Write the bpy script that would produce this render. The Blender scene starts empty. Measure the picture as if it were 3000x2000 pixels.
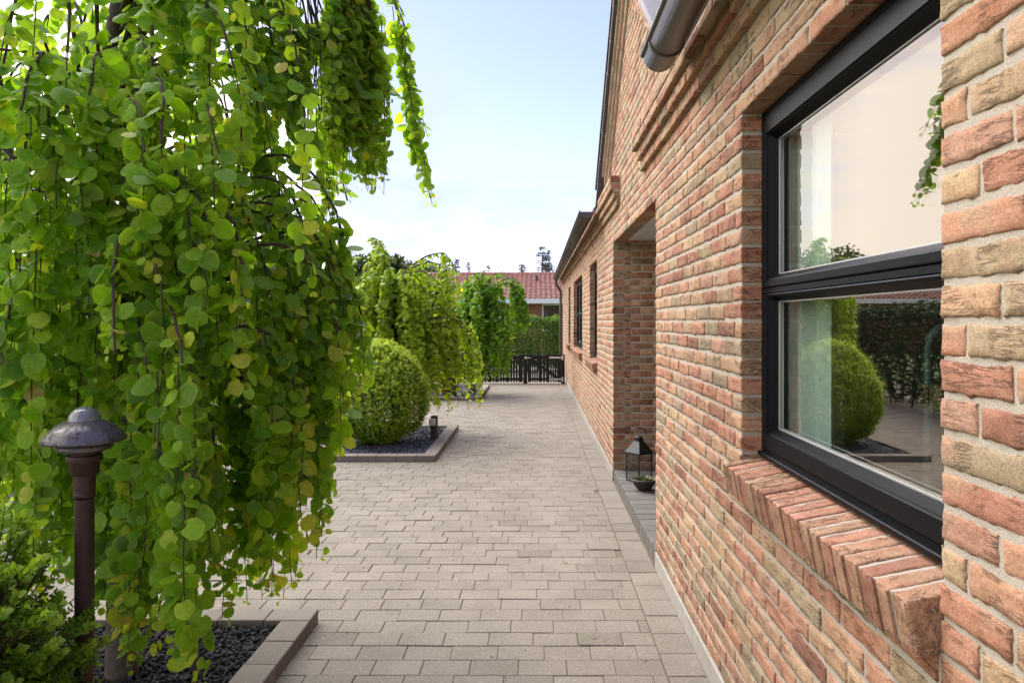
import bpy, math, random
import numpy as np
from mathutils import Vector
R = math.radians
rng = np.random.default_rng(7)
random.seed(7)
scene = bpy.context.scene
C = scene.collection

# ------------------------------------------------------------------ mesh + object helpers
def mk(name, V, F, mat, parent=None, face=None, smooth=False, uv=None, midx=None, label=None):
    """one mesh object; F: list of arrays (n,k) of vertex indices; face: {attr: per-face floats}"""
    V = np.asarray(V, np.float32)
    F = [np.asarray(f, np.int64) for f in F if len(f)]
    loops = np.concatenate([f.ravel() for f in F]); tot = np.concatenate([np.full(len(f), f.shape[1]) for f in F])
    st = np.concatenate([[0], np.cumsum(tot)[:-1]])
    me = bpy.data.meshes.new(name)
    me.vertices.add(len(V)); me.vertices.foreach_set('co', V.ravel())
    me.loops.add(len(loops)); me.loops.foreach_set('vertex_index', loops.astype(np.int32))
    me.polygons.add(len(tot)); me.polygons.foreach_set('loop_start', st.astype(np.int32)); me.polygons.foreach_set('loop_total', tot.astype(np.int32))
    sm = smooth if isinstance(smooth, np.ndarray) else np.full(len(tot), bool(smooth))
    me.polygons.foreach_set('use_smooth', sm)
    for m in (mat if isinstance(mat, (list, tuple)) else [mat]): me.materials.append(m)
    if midx is not None: me.polygons.foreach_set('material_index', np.asarray(midx, np.int32))
    for k, v in (face or {}).items():
        a = me.attributes.new(k, 'FLOAT', 'FACE'); a.data.foreach_set('value', np.asarray(v, np.float32))
    if uv is not None:
        l = me.uv_layers.new(name='uv'); l.data.foreach_set('uv', np.asarray(uv, np.float32)[loops].ravel())
    me.update(calc_edges=True); me.validate()
    o = bpy.data.objects.new(name, me); C.objects.link(o)
    if parent: o.parent = parent
    if label: o['label'] = label
    return o

class MB:
    """collects boxes, prisms, tubes and lathes in world space"""
    def __init__(s): s.v = []; s.f = {3: [], 4: []}; s.n = 0; s.r = {3: [], 4: []}; s.sm = {3: [], 4: []}; s.big = []
    def add(s, V, F, smooth=False, r=None):
        V = np.asarray(V, float); r = random.random() if r is None else r
        s.v.append(V)
        for f in F:
            f = list(f)
            if len(f) > 4:
                for i in range(1, len(f) - 1): s._p([f[0], f[i], f[i+1]], smooth, r)
            else: s._p(f, smooth, r)
        s.n += len(V)
    def _p(s, f, smooth, r):
        k = len(f); s.f[k].append([i + s.n for i in f]); s.r[k].append(r); s.sm[k].append(smooth)
    def box(s, a, b, bev=0.0, r=None, M=None):
        (x0, y0, z0), (x1, y1, z1) = np.minimum(a, b), np.maximum(a, b)
        e = min(bev, (x1-x0)/2.01, (y1-y0)/2.01, (z1-z0)/2.01)
        if e <= 0:
            V = np.array([[x, y, z] for z in (z0, z1) for y in (y0, y1) for x in (x0, x1)])
            F = [(0,2,3,1), (4,5,7,6), (0,1,5,4), (2,6,7,3), (0,4,6,2), (1,3,7,5)]
        else:
            V = []; lo = (x0, y0, z0); hi = (x1, y1, z1); idx = {}
            for c in np.ndindex(2, 2, 2):
                for ax in range(3):
                    p = [ (hi[i] if c[i] else lo[i]) if i == ax else ((hi[i]-e) if c[i] else (lo[i]+e)) for i in range(3)]
                    idx[c + (ax,)] = len(V); V.append(p)
            V = np.array(V); F = []
            for ax in range(3):
                a1, a2 = [i for i in range(3) if i != ax]
                for sd in (0, 1):
                    q = []
                    for (p1, p2) in ((0,0), (1,0), (1,1), (0,1)):
                        c = [0,0,0]; c[ax] = sd; c[a1] = p1; c[a2] = p2; q.append(idx[tuple(c) + (ax,)])
                    F.append(q if sd == (ax != 1) else q[::-1])
            for ax in range(3):
                a1, a2 = [i for i in range(3) if i != ax]
                for (p1, p2) in ((0,0), (1,0), (1,1), (0,1)):
                    c0 = [0,0,0]; c0[a1] = p1; c0[a2] = p2; c1 = list(c0); c1[ax] = 1
                    F.append([idx[tuple(c0)+(a1,)], idx[tuple(c1)+(a1,)], idx[tuple(c1)+(a2,)], idx[tuple(c0)+(a2,)]])
            for c in np.ndindex(2, 2, 2): F.append([idx[c+(0,)], idx[c+(1,)], idx[c+(2,)]])
        if M is not None: V = M(V)
        s.add(V, F, r=r)
    def tube(s, pts, rad, n=8, cap=True, smooth=True):
        pts = np.asarray(pts, float); rad = np.broadcast_to(np.asarray(rad, float), (len(pts),))
        T = np.gradient(pts, axis=0); T /= np.linalg.norm(T, axis=1)[:, None] + 1e-9
        up = np.array([0.13, 0.21, 0.97]) if abs(T[:, 2]).mean() < .8 else np.array([.97, .13, .2])
        A = np.cross(T, up); A /= np.linalg.norm(A, axis=1)[:, None] + 1e-9; B = np.cross(T, A)
        th = np.linspace(0, 2*np.pi, n, endpoint=False)
        V = (pts[:, None] + rad[:, None, None]*(np.cos(th)[None, :, None]*A[:, None] + np.sin(th)[None, :, None]*B[:, None])).reshape(-1, 3)
        F = []
        for i in range(len(pts)-1):
            for j in range(n):
                F.append((i*n+j, i*n+(j+1) % n, (i+1)*n+(j+1) % n, (i+1)*n+j))
        s.add(V, F, smooth)
        if cap:
            s.add(V[:n], [list(range(n))]); s.add(V[-n:], [list(range(n))[::-1]])
    def lathe(s, prof, c, n=24, smooth=True, cap=True, flute=None):
        prof = np.asarray(prof, float); th = np.linspace(0, 2*np.pi, n, endpoint=False)
        rr = prof[:, 0][:, None]*(np.ones(n)[None] if flute is None else flute(th)[None])
        V = np.stack([c[0]+rr*np.cos(th), c[1]+rr*np.sin(th), np.broadcast_to((c[2]+prof[:, 1])[:, None], rr.shape)], -1).reshape(-1, 3)
        F = [(i*n+j, i*n+(j+1) % n, (i+1)*n+(j+1) % n, (i+1)*n+j) for i in range(len(prof)-1) for j in range(n)]
        s.add(V, F, smooth)
        if cap and prof[0, 0] > 1e-4: s.add(V[:n], [list(range(n))[::-1]])
        if cap and prof[-1, 0] > 1e-4: s.add(V[-n:], [list(range(n))])
    def build(s, name, mat, parent=None, label=None):
        V = np.concatenate(s.v)
        F = [np.array(s.f[k]) for k in (3, 4) if s.f[k]]
        r = np.array(s.r[3]+s.r[4]); sm = np.array(s.sm[3]+s.sm[4], bool)
        return mk(name, V, F, mat, parent, {'rnd': r}, sm, label=label)

def tag(o, label=None, cat=None, group=None, kind=None):
    if label: o['label'] = label
    if cat: o['category'] = cat
    if group: o['group'] = group
    if kind: o['kind'] = kind
    return o
def empty(name, loc, label, cat, group=None):
    o = bpy.data.objects.new(name, None); C.objects.link(o); o.location = loc; o.empty_display_size = .1
    bpy.context.view_layer.update()
    return tag(o, label, cat, group)
def adopt(o, root):
    """parent o (built in world space) under root keeping its place"""
    o.parent = root; o.matrix_parent_inverse = root.matrix_world.inverted() if root.type == 'EMPTY' and root.parent is None else o.matrix_parent_inverse
    return o

# ------------------------------------------------------------------ material helpers
class NT:
    def __init__(s, name):
        s.m = bpy.data.materials.new(name); s.m.use_nodes = True; s.t = s.m.node_tree; s.t.nodes.clear()
        s.out = s.n('ShaderNodeOutputMaterial')
    def n(s, t, **kw):
        nd = s.t.nodes.new(t)
        for k, v in kw.items(): setattr(nd, k, v)
        return nd
    def l(s, a, b): s.t.links.new(a, b)
    def val(s, sock, v):
        if isinstance(v, bpy.types.NodeSocket): s.l(v, sock)
        elif v is not None: sock.default_value = v
    def math(s, op, a, b=None, c=None):
        nd = s.n('ShaderNodeMath', operation=op); s.val(nd.inputs[0], a); s.val(nd.inputs[1], b)
        if c is not None: s.val(nd.inputs[2], c)
        return nd.outputs[0]
    def attr(s, k): return s.n('ShaderNodeAttribute', attribute_name=k).outputs['Fac']
    def obj(s): return s.n('ShaderNodeTexCoord').outputs['Object']
    def vmul(s, v, k):
        nd = s.n('ShaderNodeVectorMath', operation='MULTIPLY'); s.l(v, nd.inputs[0]); nd.inputs[1].default_value = k; return nd.outputs[0]
    def vshift(s, v, f, k=(37., 61., 91.)):
        nd = s.n('ShaderNodeVectorMath', operation='MULTIPLY_ADD'); cb = s.n('ShaderNodeCombineXYZ')
        for i in range(3): s.l(f, cb.inputs[i])
        s.l(cb.outputs[0], nd.inputs[0]); nd.inputs[1].default_value = k; s.l(v, nd.inputs[2]); return nd.outputs[0]
    def noise(s, v, sc, det=3., rough=.55, dist=0.):
        nd = s.n('ShaderNodeTexNoise'); s.l(v, nd.inputs['Vector']); nd.inputs['Scale'].default_value = sc
        nd.inputs['Detail'].default_value = det; nd.inputs['Roughness'].default_value = rough; nd.inputs['Distortion'].default_value = dist
        return nd.outputs['Fac']
    def voro(s, v, sc, feat='F1', out='Distance'):
        nd = s.n('ShaderNodeTexVoronoi', feature=feat); s.l(v, nd.inputs['Vector']); nd.inputs['Scale'].default_value = sc; return nd.outputs[out]
    def ramp(s, f, stops, interp='LINEAR'):
        nd = s.n('ShaderNodeValToRGB'); cr = nd.color_ramp; cr.interpolation = interp
        while len(cr.elements) < len(stops): cr.elements.new(.5)
        for e, (p, c) in zip(cr.elements, stops):
            e.position = p; e.color = (*c, 1) if not isinstance(c, (int, float)) else (c, c, c, 1)
        s.val(nd.inputs[0], f); return nd.outputs[0]
    def mix(s, f, a, b, mode='MIX'):
        nd = s.n('ShaderNodeMix', data_type='RGBA', blend_type=mode); s.val(nd.inputs['Factor'], f)
        for k, v in ((6, a), (7, b)):
            if isinstance(v, tuple): nd.inputs[k].default_value = (*v, 1)
            else: s.l(v, nd.inputs[k])
        return nd.outputs[2]
    def bump(s, h, strength=.5, dist=.002, normal=None):
        nd = s.n('ShaderNodeBump'); nd.inputs['Strength'].default_value = strength; nd.inputs['Distance'].default_value = dist
        s.l(h, nd.inputs['Height']);
        if normal is not None: s.l(normal, nd.inputs['Normal'])
        return nd.outputs[0]
    def bsdf(s, col, rough=.8, metal=0., spec=.3, normal=None, out=True, coat=0.):
        b = s.n('ShaderNodeBsdfPrincipled')
        if isinstance(col, tuple): b.inputs['Base Color'].default_value = (*col, 1)
        else: s.l(col, b.inputs['Base Color'])
        s.val(b.inputs['Roughness'], rough); b.inputs['Metallic'].default_value = metal
        b.inputs['Specular IOR Level'].default_value = spec; b.inputs['Coat Weight'].default_value = coat
        if normal is not None: s.l(normal, b.inputs['Normal'])
        if out: s.l(b.outputs[0], s.out.inputs[0])
        return b.outputs[0]

def mat_brick(name, stretch=(1., .35, 1.), colours=None):
    t = NT(name); v = t.obj(); r = t.attr('rnd'); vs = t.vshift(v, r)
    cols = colours or [(0, (.250, .126, .088)), (.08, (.390, .190, .128)), (.22, (.465, .242, .160)), (.40, (.462, .272, .170)),
                       (.55, (.465, .332, .205)), (.68, (.430, .242, .174)), (.80, (.385, .290, .182)), (.92, (.290, .234, .158)), (1, (.460, .304, .190))]
    base = t.ramp(r, cols)
    big = t.noise(t.vmul(vs, stretch), 14, 4, .6)
    tint = t.ramp(big, [(.3, (.80, .70, .62)), (.5, (1., 1., 1.)), (.7, (1.08, 1.12, 1.12))])
    col = t.mix(1., base, tint, 'MULTIPLY')
    col = t.mix(1., col, t.ramp(t.noise(v, .9, 4, .6), [(.3, (.84, .83, .82)), (.7, (1.08, 1.08, 1.08))]), 'MULTIPLY')
    sz = t.n('ShaderNodeSeparateXYZ'); t.l(v, sz.inputs[0]); dirt = t.math('MULTIPLY', t.ramp(sz.outputs[2], [(.06, 1.), (.42, 0.)]), t.ramp(t.noise(v, 6, 4, .7), [(.35, 0.), (.7, .6)]))
    col = t.mix(dirt, col, (.15, .115, .085))
    # second clay tone drifting over part of the brick
    alt = t.ramp(t.math('FRACT', t.math('MULTIPLY', r, 7.31)), cols)
    col = t.mix(t.math('MULTIPLY', t.ramp(t.noise(vs, 9, 3, .5), [(.52, 0.), (.66, 1.)]), .6), col, alt)
    grain = t.noise(vs, 420, 3, .7)
    col = t.mix(1., col, t.ramp(grain, [(.34, (.66, .64, .62)), (.62, (1.12, 1.12, 1.12))]), 'MULTIPLY')
    gr2 = t.noise(vs, 130, 3, .7); col = t.mix(1., col, t.ramp(gr2, [(.34, (.80, .79, .78)), (.64, (1.12, 1.12, 1.12))]), 'MULTIPLY')
    cr = t.noise(t.vmul(vs, (1., stretch[1], 3.2 if stretch[1] < 1 else 1.)), 26, 5, .65, .6)
    crack = t.ramp(cr, [(.43, 1.), (.475, 0.), (.50, 1.)])
    gate = t.ramp(t.noise(vs, 11, 2), [(.47, 1.), (.56, 0.)])
    crack = t.math('MAXIMUM', crack, gate)
    pits = t.ramp(t.voro(vs, 95), [(.05, 0.), (.16, 1.)])
    pg = t.ramp(t.noise(vs, 30, 2), [(.5, 1.), (.6, 0.)])
    pits = t.math('MAXIMUM', pits, pg)
    col = t.mix(t.math('MULTIPLY', t.math('SUBTRACT', 1., t.math('MULTIPLY', crack, pits)), .30), col, (.14, .085, .055))
    h = t.math('ADD', t.math('MULTIPLY', grain, .35), t.math('MULTIPLY', t.noise(t.vmul(vs, stretch), 60, 4, .6), .8))
    h = t.math('ADD', h, t.math('MULTIPLY', crack, 1.1)); h = t.math('ADD', h, t.math('MULTIPLY', pits, .8))
    t.bsdf(col, .92, spec=.15, normal=t.bump(h, .9, .0042))
    return t.m
def mat_rough(name, c0, c1, sc=60, bump=.5, bd=.002, rough=.9, speck=None, rnd=0.):
    t = NT(name); v = t.obj()
    f = t.noise(v, sc, 5, .65); col = t.mix(f, c0, c1)
    if rnd:
        col = t.mix(1., col, t.ramp(t.attr('rnd'), [(0, 1-rnd), (1, 1+rnd)]), 'MULTIPLY')
    if speck:
        col = t.mix(t.math('MULTIPLY', t.ramp(t.voro(v, speck[0]), [(speck[1], 1.), (speck[1]+.08, 0.)]), t.ramp(t.noise(v, speck[0]*.37, 1), [(.5, 0.), (.56, 1.)])), col, speck[2])
    t.bsdf(col, rough, spec=.2, normal=t.bump(f, bump, bd)); return t.m
def mat_plain(name, col, rough=.5, metal=0., spec=.5, var=.0, sc=30, bump=0., coat=0.):
    t = NT(name); v = t.obj(); f = t.noise(v, sc, 4, .6)
    c = t.mix(f, tuple(x*(1-var) for x in col), tuple(min(1, x*(1+var)) for x in col)) if var else col
    t.bsdf(c, rough, metal, spec, t.bump(f, bump, .002) if bump else None, coat=coat); return t.m
def mat_leaf(name, stops, trans=.45, back=None, rough=.45, vein=False, tcol=(1.35, 1.35, .5)):
    t = NT(name); r = t.attr('rnd'); col = t.ramp(r, stops)
    if vein:
        uv = t.n('ShaderNodeUVMap', uv_map='uv').outputs[0]
        sx = t.n('ShaderNodeSeparateXYZ'); t.l(uv, sx.inputs[0])
        ang = t.n('ShaderNodeMath', operation='ARCTAN2'); t.l(sx.outputs[0], ang.inputs[0]); t.l(sx.outputs[1], ang.inputs[1])
        vn = t.math('ABSOLUTE', t.math('SINE', t.math('MULTIPLY', ang.outputs[0], 3.6)))
        col = t.mix(t.math('MULTIPLY', t.ramp(vn, [(.0, 1.), (.16, 0.)]), .35), col, (.26, .36, .08))
        dx = t.math('POWER', t.math('DIVIDE', sx.outputs[0], .56), 2.); dy = t.math('POWER', t.math('DIVIDE', t.math('SUBTRACT', sx.outputs[1], .44), .54), 2.)
        col = t.mix(t.math('MULTIPLY', t.ramp(t.math('ADD', dx, dy), [(.5, 0.), (.95, 1.)]), .45), col, (.40, .50, .06))
        nz = t.noise(t.obj(), 60, 3); col = t.mix(1., col, t.ramp(nz, [(.3, .84), (.7, 1.14)]), 'MULTIPLY')
    if back:
        g = t.n('ShaderNodeNewGeometry'); fr = col; col = t.mix(t.math('MULTIPLY', g.outputs['Backfacing'], .6), fr, back)
    b = t.bsdf(col, rough, spec=.30, out=False)
    tr = t.n('ShaderNodeBsdfTranslucent'); t.l(t.mix(1., col, tcol, 'MULTIPLY'), tr.inputs[0])
    m = t.n('ShaderNodeMixShader'); m.inputs[0].default_value = trans; t.l(b, m.inputs[1]); t.l(tr.outputs[0], m.inputs[2]); t.l(m.outputs[0], t.out.inputs[0])
    return t.m
def mat_glass(name, ior, gt, tt):
    t = NT(name); f = t.n('ShaderNodeFresnel'); ge = t.n('ShaderNodeNewGeometry'); t.l(t.math('ADD', t.math('MULTIPLY', ge.outputs['Backfacing'], 1/ior-ior), ior), f.inputs[0])
    g = t.n('ShaderNodeBsdfGlossy'); g.inputs['Roughness'].default_value = 0.0; g.inputs[0].default_value = (*gt, 1)
    tr = t.n('ShaderNodeBsdfTransparent'); tr.inputs[0].default_value = (*tt, 1)
    m = t.n('ShaderNodeMixShader'); t.l(f.outputs[0], m.inputs[0]); t.l(tr.outputs[0], m.inputs[1]); t.l(g.outputs[0], m.inputs[2]); t.l(m.outputs[0], t.out.inputs[0])
    return t.m

M = {}
M['brick'] = mat_brick('facing_brick')
M['brick_side'] = mat_brick('facing_brick_side', (.35, 1., 1.))
M['brick_sill'] = mat_brick('sill_brick', (1., 1., 1.), [(0, (.27, .135, .096)), (.3, (.40, .205, .142)), (.55, (.44, .240, .166)), (.8, (.36, .23, .152)), (1, (.42, .28, .175))])
M['mortar'] = mat_rough('lime_mortar', (.27, .232, .186), (.60, .535, .452), 240, .9, .004, .95, (190, .12, (.16, .13, .10)))
M['paver'] = None
t = NT('concrete_paver'); v = t.obj(); r = t.attr('rnd')
c = t.ramp(r, [(0, (.162, .141, .114)), (.10, (.186, .163, .132)), (.5, (.196, .172, .140)), (.9, (.206, .181, .147)), (1, (.192, .170, .141))])
c = t.mix(1., c, t.ramp(t.noise(v, 3.1, 4, .6), [(.3, (.84, .83, .82)), (.7, (1.09, 1.09, 1.09))]), 'MULTIPLY')
g1 = t.math('ADD', t.math('MULTIPLY', t.noise(v, 260, 3, .75), .6), t.math('MULTIPLY', t.noise(v, 85, 3, .7), .4))
c = t.mix(1., c, t.ramp(g1, [(.34, .60), (.5, 1.), (.66, 1.28)]), 'MULTIPLY')
c = t.mix(t.ramp(t.math('MULTIPLY', t.ramp(t.voro(v, 130), [(.14, 1.), (.22, 0.)]), t.ramp(t.noise(v, 47, 1), [(.55, 0.), (.6, 1.)])), [(0, 0.), (1, 1.)]), c, (.62, .58, .52))
c = t.mix(t.ramp(t.math('MULTIPLY', t.ramp(t.voro(t.vshift(v, t.math('ADD', 0., .31)), 150), [(.12, 1.), (.2, 0.)]), t.ramp(t.noise(v, 39, 1), [(.56, 0.), (.6, 1.)])), [(0, 0.), (1, 1.)]), c, (.10, .085, .07))
t.bsdf(c, .9, spec=.2, normal=t.bump(t.math('ADD', g1, t.math('MULTIPLY', t.noise(v, 35, 3), .8)), .6, .003)); M['paver'] = t.m
t = NT('joint_sand'); v = t.obj(); c = t.mix(t.noise(v, 8, 3), (.105, .083, .062), (.19, .148, .108))
c = t.mix(t.ramp(t.noise(v, 2.3, 4), [(.55, 0.), (.68, 1.)]), c, (.10, .115, .03)); t.bsdf(c, .95, spec=.1); M['joint'] = t.m
M['step'] = mat_rough('step_concrete', (.085, .078, .070), (.165, .153, .138), 200, .6, .003, .9, (120, .12, (.42, .40, .38)), rnd=.10)
M['kerb'] = mat_rough('kerb_concrete', (.140, .120, .100), (.235, .205, .174), 190, .6, .003, .9, (120, .12, (.5, .46, .42)), rnd=.12)
M['plinth'] = mat_rough('plinth_render', (.20, .18, .155), (.40, .37, .33), 9, .4, .002, .85)
M['lava'] = mat_rough('lava_stone', (.012, .013, .016), (.055, .057, .064), 120, 1., .004, .8, rnd=.6)
M['slate'] = mat_rough('slate_chip', (.030, .034, .044), (.10, .11, .135), 60, .8, .003, .5, rnd=.7)
M['soil'] = mat_rough('dark_soil', (.012, .011, .010), (.03, .027, .024), 50, 1., .01)
M['lawn'] = mat_rough('lawn', (.06, .10, .022), (.13, .18, .05), 9, .6, .02)
M['frame'] = mat_plain('black_window_frame', (.005, .0055, .007), .42, 0., .09, .2, 300, .06)
M['alu'] = mat_plain('pale_glazing_bead', (.55, .56, .56), .35, .6, .5)
M['rubber'] = mat_plain('spacer_bar', (.10, .10, .10), .6)
M['glass'] = mat_glass('window_glass', 3.3, (1., .90, .81), (.92, .97, .95))
M['glass_in'] = mat_glass('inner_window_glass', 1.8, (1., .95, .90), (.93, .97, .95))
M['lantern_glass'] = mat_glass('lantern_glass', 1.4, (1, 1, 1), (.8, .8, .8))
M['gutter'] = mat_plain('dark_gutter_metal', (.098, .086, .077), .36, .35, .5, .25, 14, .03)
M['verge'] = mat_plain('verge_tile', (.085, .080, .085), .55, 0., .4, .3, 12, .1)
M['pale'] = mat_plain('lit_verge_tile', (.55, .57, .58), .6, 0., .3, .1)  # near verge tiles: light catching their edges is put into this pale colour
M['ceil'] = mat_plain('white_ceiling_boards', (.60, .60, .58), .7, 0., .2, .08)
M['room'] = mat_plain('interior_plaster', (.33, .32, .30), .9, 0., .1)
M['roomfloor'] = mat_plain('interior_floor', (.10, .06, .04), .5)
M['curtain'] = mat_plain('pale_teal_curtain', (.50, .60, .56), .9, 0., .1, .05)
M['pole'] = mat_plain('pale_blue_tube', (.30, .42, .42), .4, .2)
M['black'] = mat_plain('black_painted_wood', (.012, .011, .013), .55, 0., .4, .4, 40, .2)
M['galv'] = mat_plain('galvanised_steel', (.80, .80, .78), .5, 0., .5, .15, 20)
M['lampmetal'] = None
t = NT('rusty_lamp_metal'); v = t.obj(); sp = t.ramp(t.noise(v, 62, 5, .7), [(.53, 0.), (.60, 1.)]); c = t.mix(t.noise(v, 14, 5), (.045, .040, .042), (.17, .155, .16))
c = t.mix(sp, c, (.045, .026, .026)); t.bsdf(c, t.ramp(sp, [(0, .30), (1, .85)]), .25, .5); M['lampcap'] = t.m
t = NT('rust_brown_post'); v = t.obj(); c = t.mix(t.noise(t.vmul(v, (1, 1, .4)), 30, 5, .7), (.026, .013, .010), (.085, .040, .028)); t.bsdf(c, .6, .15, .4, t.bump(t.noise(v, 160, 3), .3, .001)); M['lamppost'] = t.m
M['lampglass'] = mat_plain('dirty_glass_dome', (.17, .185, .165), .10, 0., .9, .6, 70)
M['ironblack'] = mat_plain('black_iron', (.018, .018, .019), .45, .3, .5, .3, 60, .1)
M['bowl'] = mat_plain('dark_grey_pot', (.035, .035, .037), .6, 0., .4, .3, 60, .1)
M['cream'] = mat_plain('cream_lamp_lens', (.62, .58, .46), .5)
M['postwood'] = mat_plain('weathered_post', (.075, .066, .056), .8, 0., .2, .4, 20, .3)
M['bark'] = mat_rough('grey_bark', (.045, .035, .028), (.17, .145, .12), 45, 1., .006, .9)
M['twig'] = mat_rough('brown_twig', (.040, .028, .018), (.11, .08, .055), 60, .6, .002, .85)
M['tan_twig'] = mat_rough('tan_stems', (.11, .075, .045), (.25, .18, .11), 50, .6, .003, .9)
G = [(0, (.085, .200, .006)), (.35, (.165, .345, .010)), (.65, (.255, .470, .014)), (.82, (.390, .560, .022)), (.93, (.52, .56, .05)), (1., (.48, .34, .09))]
M['leaf'] = mat_leaf('katsura_leaf', G, .54, (.27, .40, .08), .42, True, (1.5, 1.45, .5))
M['leaf_yellow'] = mat_leaf('katsura_leaf_yellow', [(0, (.20, .33, .012)), (.4, (.32, .47, .018)), (.8, (.44, .56, .03)), (1, (.54, .52, .06))], .45, (.22, .28, .09), .45)
M['leaf_mid'] = mat_leaf('katsura_leaf_mid', [(0, (.10, .24, .010)), (.4, (.19, .39, .014)), (.8, (.31, .52, .022)), (1, (.38, .46, .04))], .42, (.17, .25, .09), .45)
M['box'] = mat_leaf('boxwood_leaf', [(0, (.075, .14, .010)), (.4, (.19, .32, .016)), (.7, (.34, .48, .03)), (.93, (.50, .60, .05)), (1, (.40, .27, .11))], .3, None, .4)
M['box_dark'] = mat_leaf('box_shrub_leaf', [(0, (.06, .14, .012)), (.5, (.17, .31, .022)), (.85, (.36, .52, .05)), (1, (.42, .56, .07))], .48, None, .4)
M['hedge'] = mat_leaf('hedge_leaf', [(0, (.04, .09, .012)), (.5, (.085, .17, .022)), (.85, (.14, .23, .035)), (1, (.22, .29, .06))], .3, None, .5)
M['darkhedge'] = mat_leaf('dark_hedge_leaf', [(0, (.010, .022, .006)), (.6, (.022, .048, .010)), (1, (.05, .085, .02))], .25, None, .55)
M['olive'] = mat_leaf('olive_shrub_leaf', [(0, (.07, .065, .02)), (.5, (.13, .12, .035)), (1, (.20, .17, .05))], .3, None, .6)
M['conifer'] = mat_leaf('hazed_conifer_needles', [(0, (.10, .12, .09)), (.5, (.15, .17, .12)), (1, (.21, .22, .16))], .2, None, .7)  # distance haze mixed into the needle colours, paler and greyer
M['fartree'] = mat_leaf('far_tree_leaf', [(0, (.05, .075, .025)), (.5, (.085, .12, .04)), (1, (.13, .17, .06))], .3, None, .6)
M['redbrick'] = None
def mat_farbrick():
    t = NT('red_far_brick'); b = t.n('ShaderNodeTexBrick'); v = t.obj()
    s = t.n('ShaderNodeSeparateXYZ'); t.l(v, s.inputs[0]); cb = t.n('ShaderNodeCombineXYZ'); t.l(t.math('ADD', s.outputs[0], s.outputs[1]), cb.inputs[0]); t.l(s.outputs[2], cb.inputs[1])
    t.l(cb.outputs[0], b.inputs['Vector']); b.inputs['Scale'].default_value = 1.; b.inputs['Brick Width'].default_value = .24; b.inputs['Row Height'].default_value = .067; b.inputs['Mortar Size'].default_value = .006
    b.inputs['Color1'].default_value = (.36, .115, .06, 1); b.inputs['Color2'].default_value = (.27, .09, .05, 1); b.inputs['Mortar'].default_value = (.42, .34, .28, 1)
    t.bsdf(b.outputs[0], .9, spec=.1); return t.m
M['redbrick'] = mat_farbrick()
t = NT('red_roof_tile'); c = t.mix(1., t.ramp(t.attr('rnd'), [(0, (.26, .120, .088)), (.5, (.33, .160, .120)), (1, (.38, .195, .150))]), t.ramp(t.noise(t.obj(), 2, 4), [(.3, .85), (.7, 1.12)]), 'MULTIPLY')
t.bsdf(c, .75, spec=.25); M['rooftile'] = t.m
M['whitepaint'] = mat_plain('white_paint', (.78, .78, .76), .5)
M['darkpane'] = mat_plain('dark_window_pane', (.03, .04, .04), .06, 0., .6)
M['signplate'] = mat_plain('dull_yellow_plate', (.30, .25, .10), .6)
M['petal'] = mat_leaf('succulent_leaf', [(0, (.07, .10, .05)), (1, (.22, .26, .15))], .2, None, .5)
M['litter'] = mat_leaf('dry_leaf', [(0, (.07, .035, .015)), (.6, (.16, .09, .04)), (1, (.16, .18, .04))], .2, None, .8)

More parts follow.
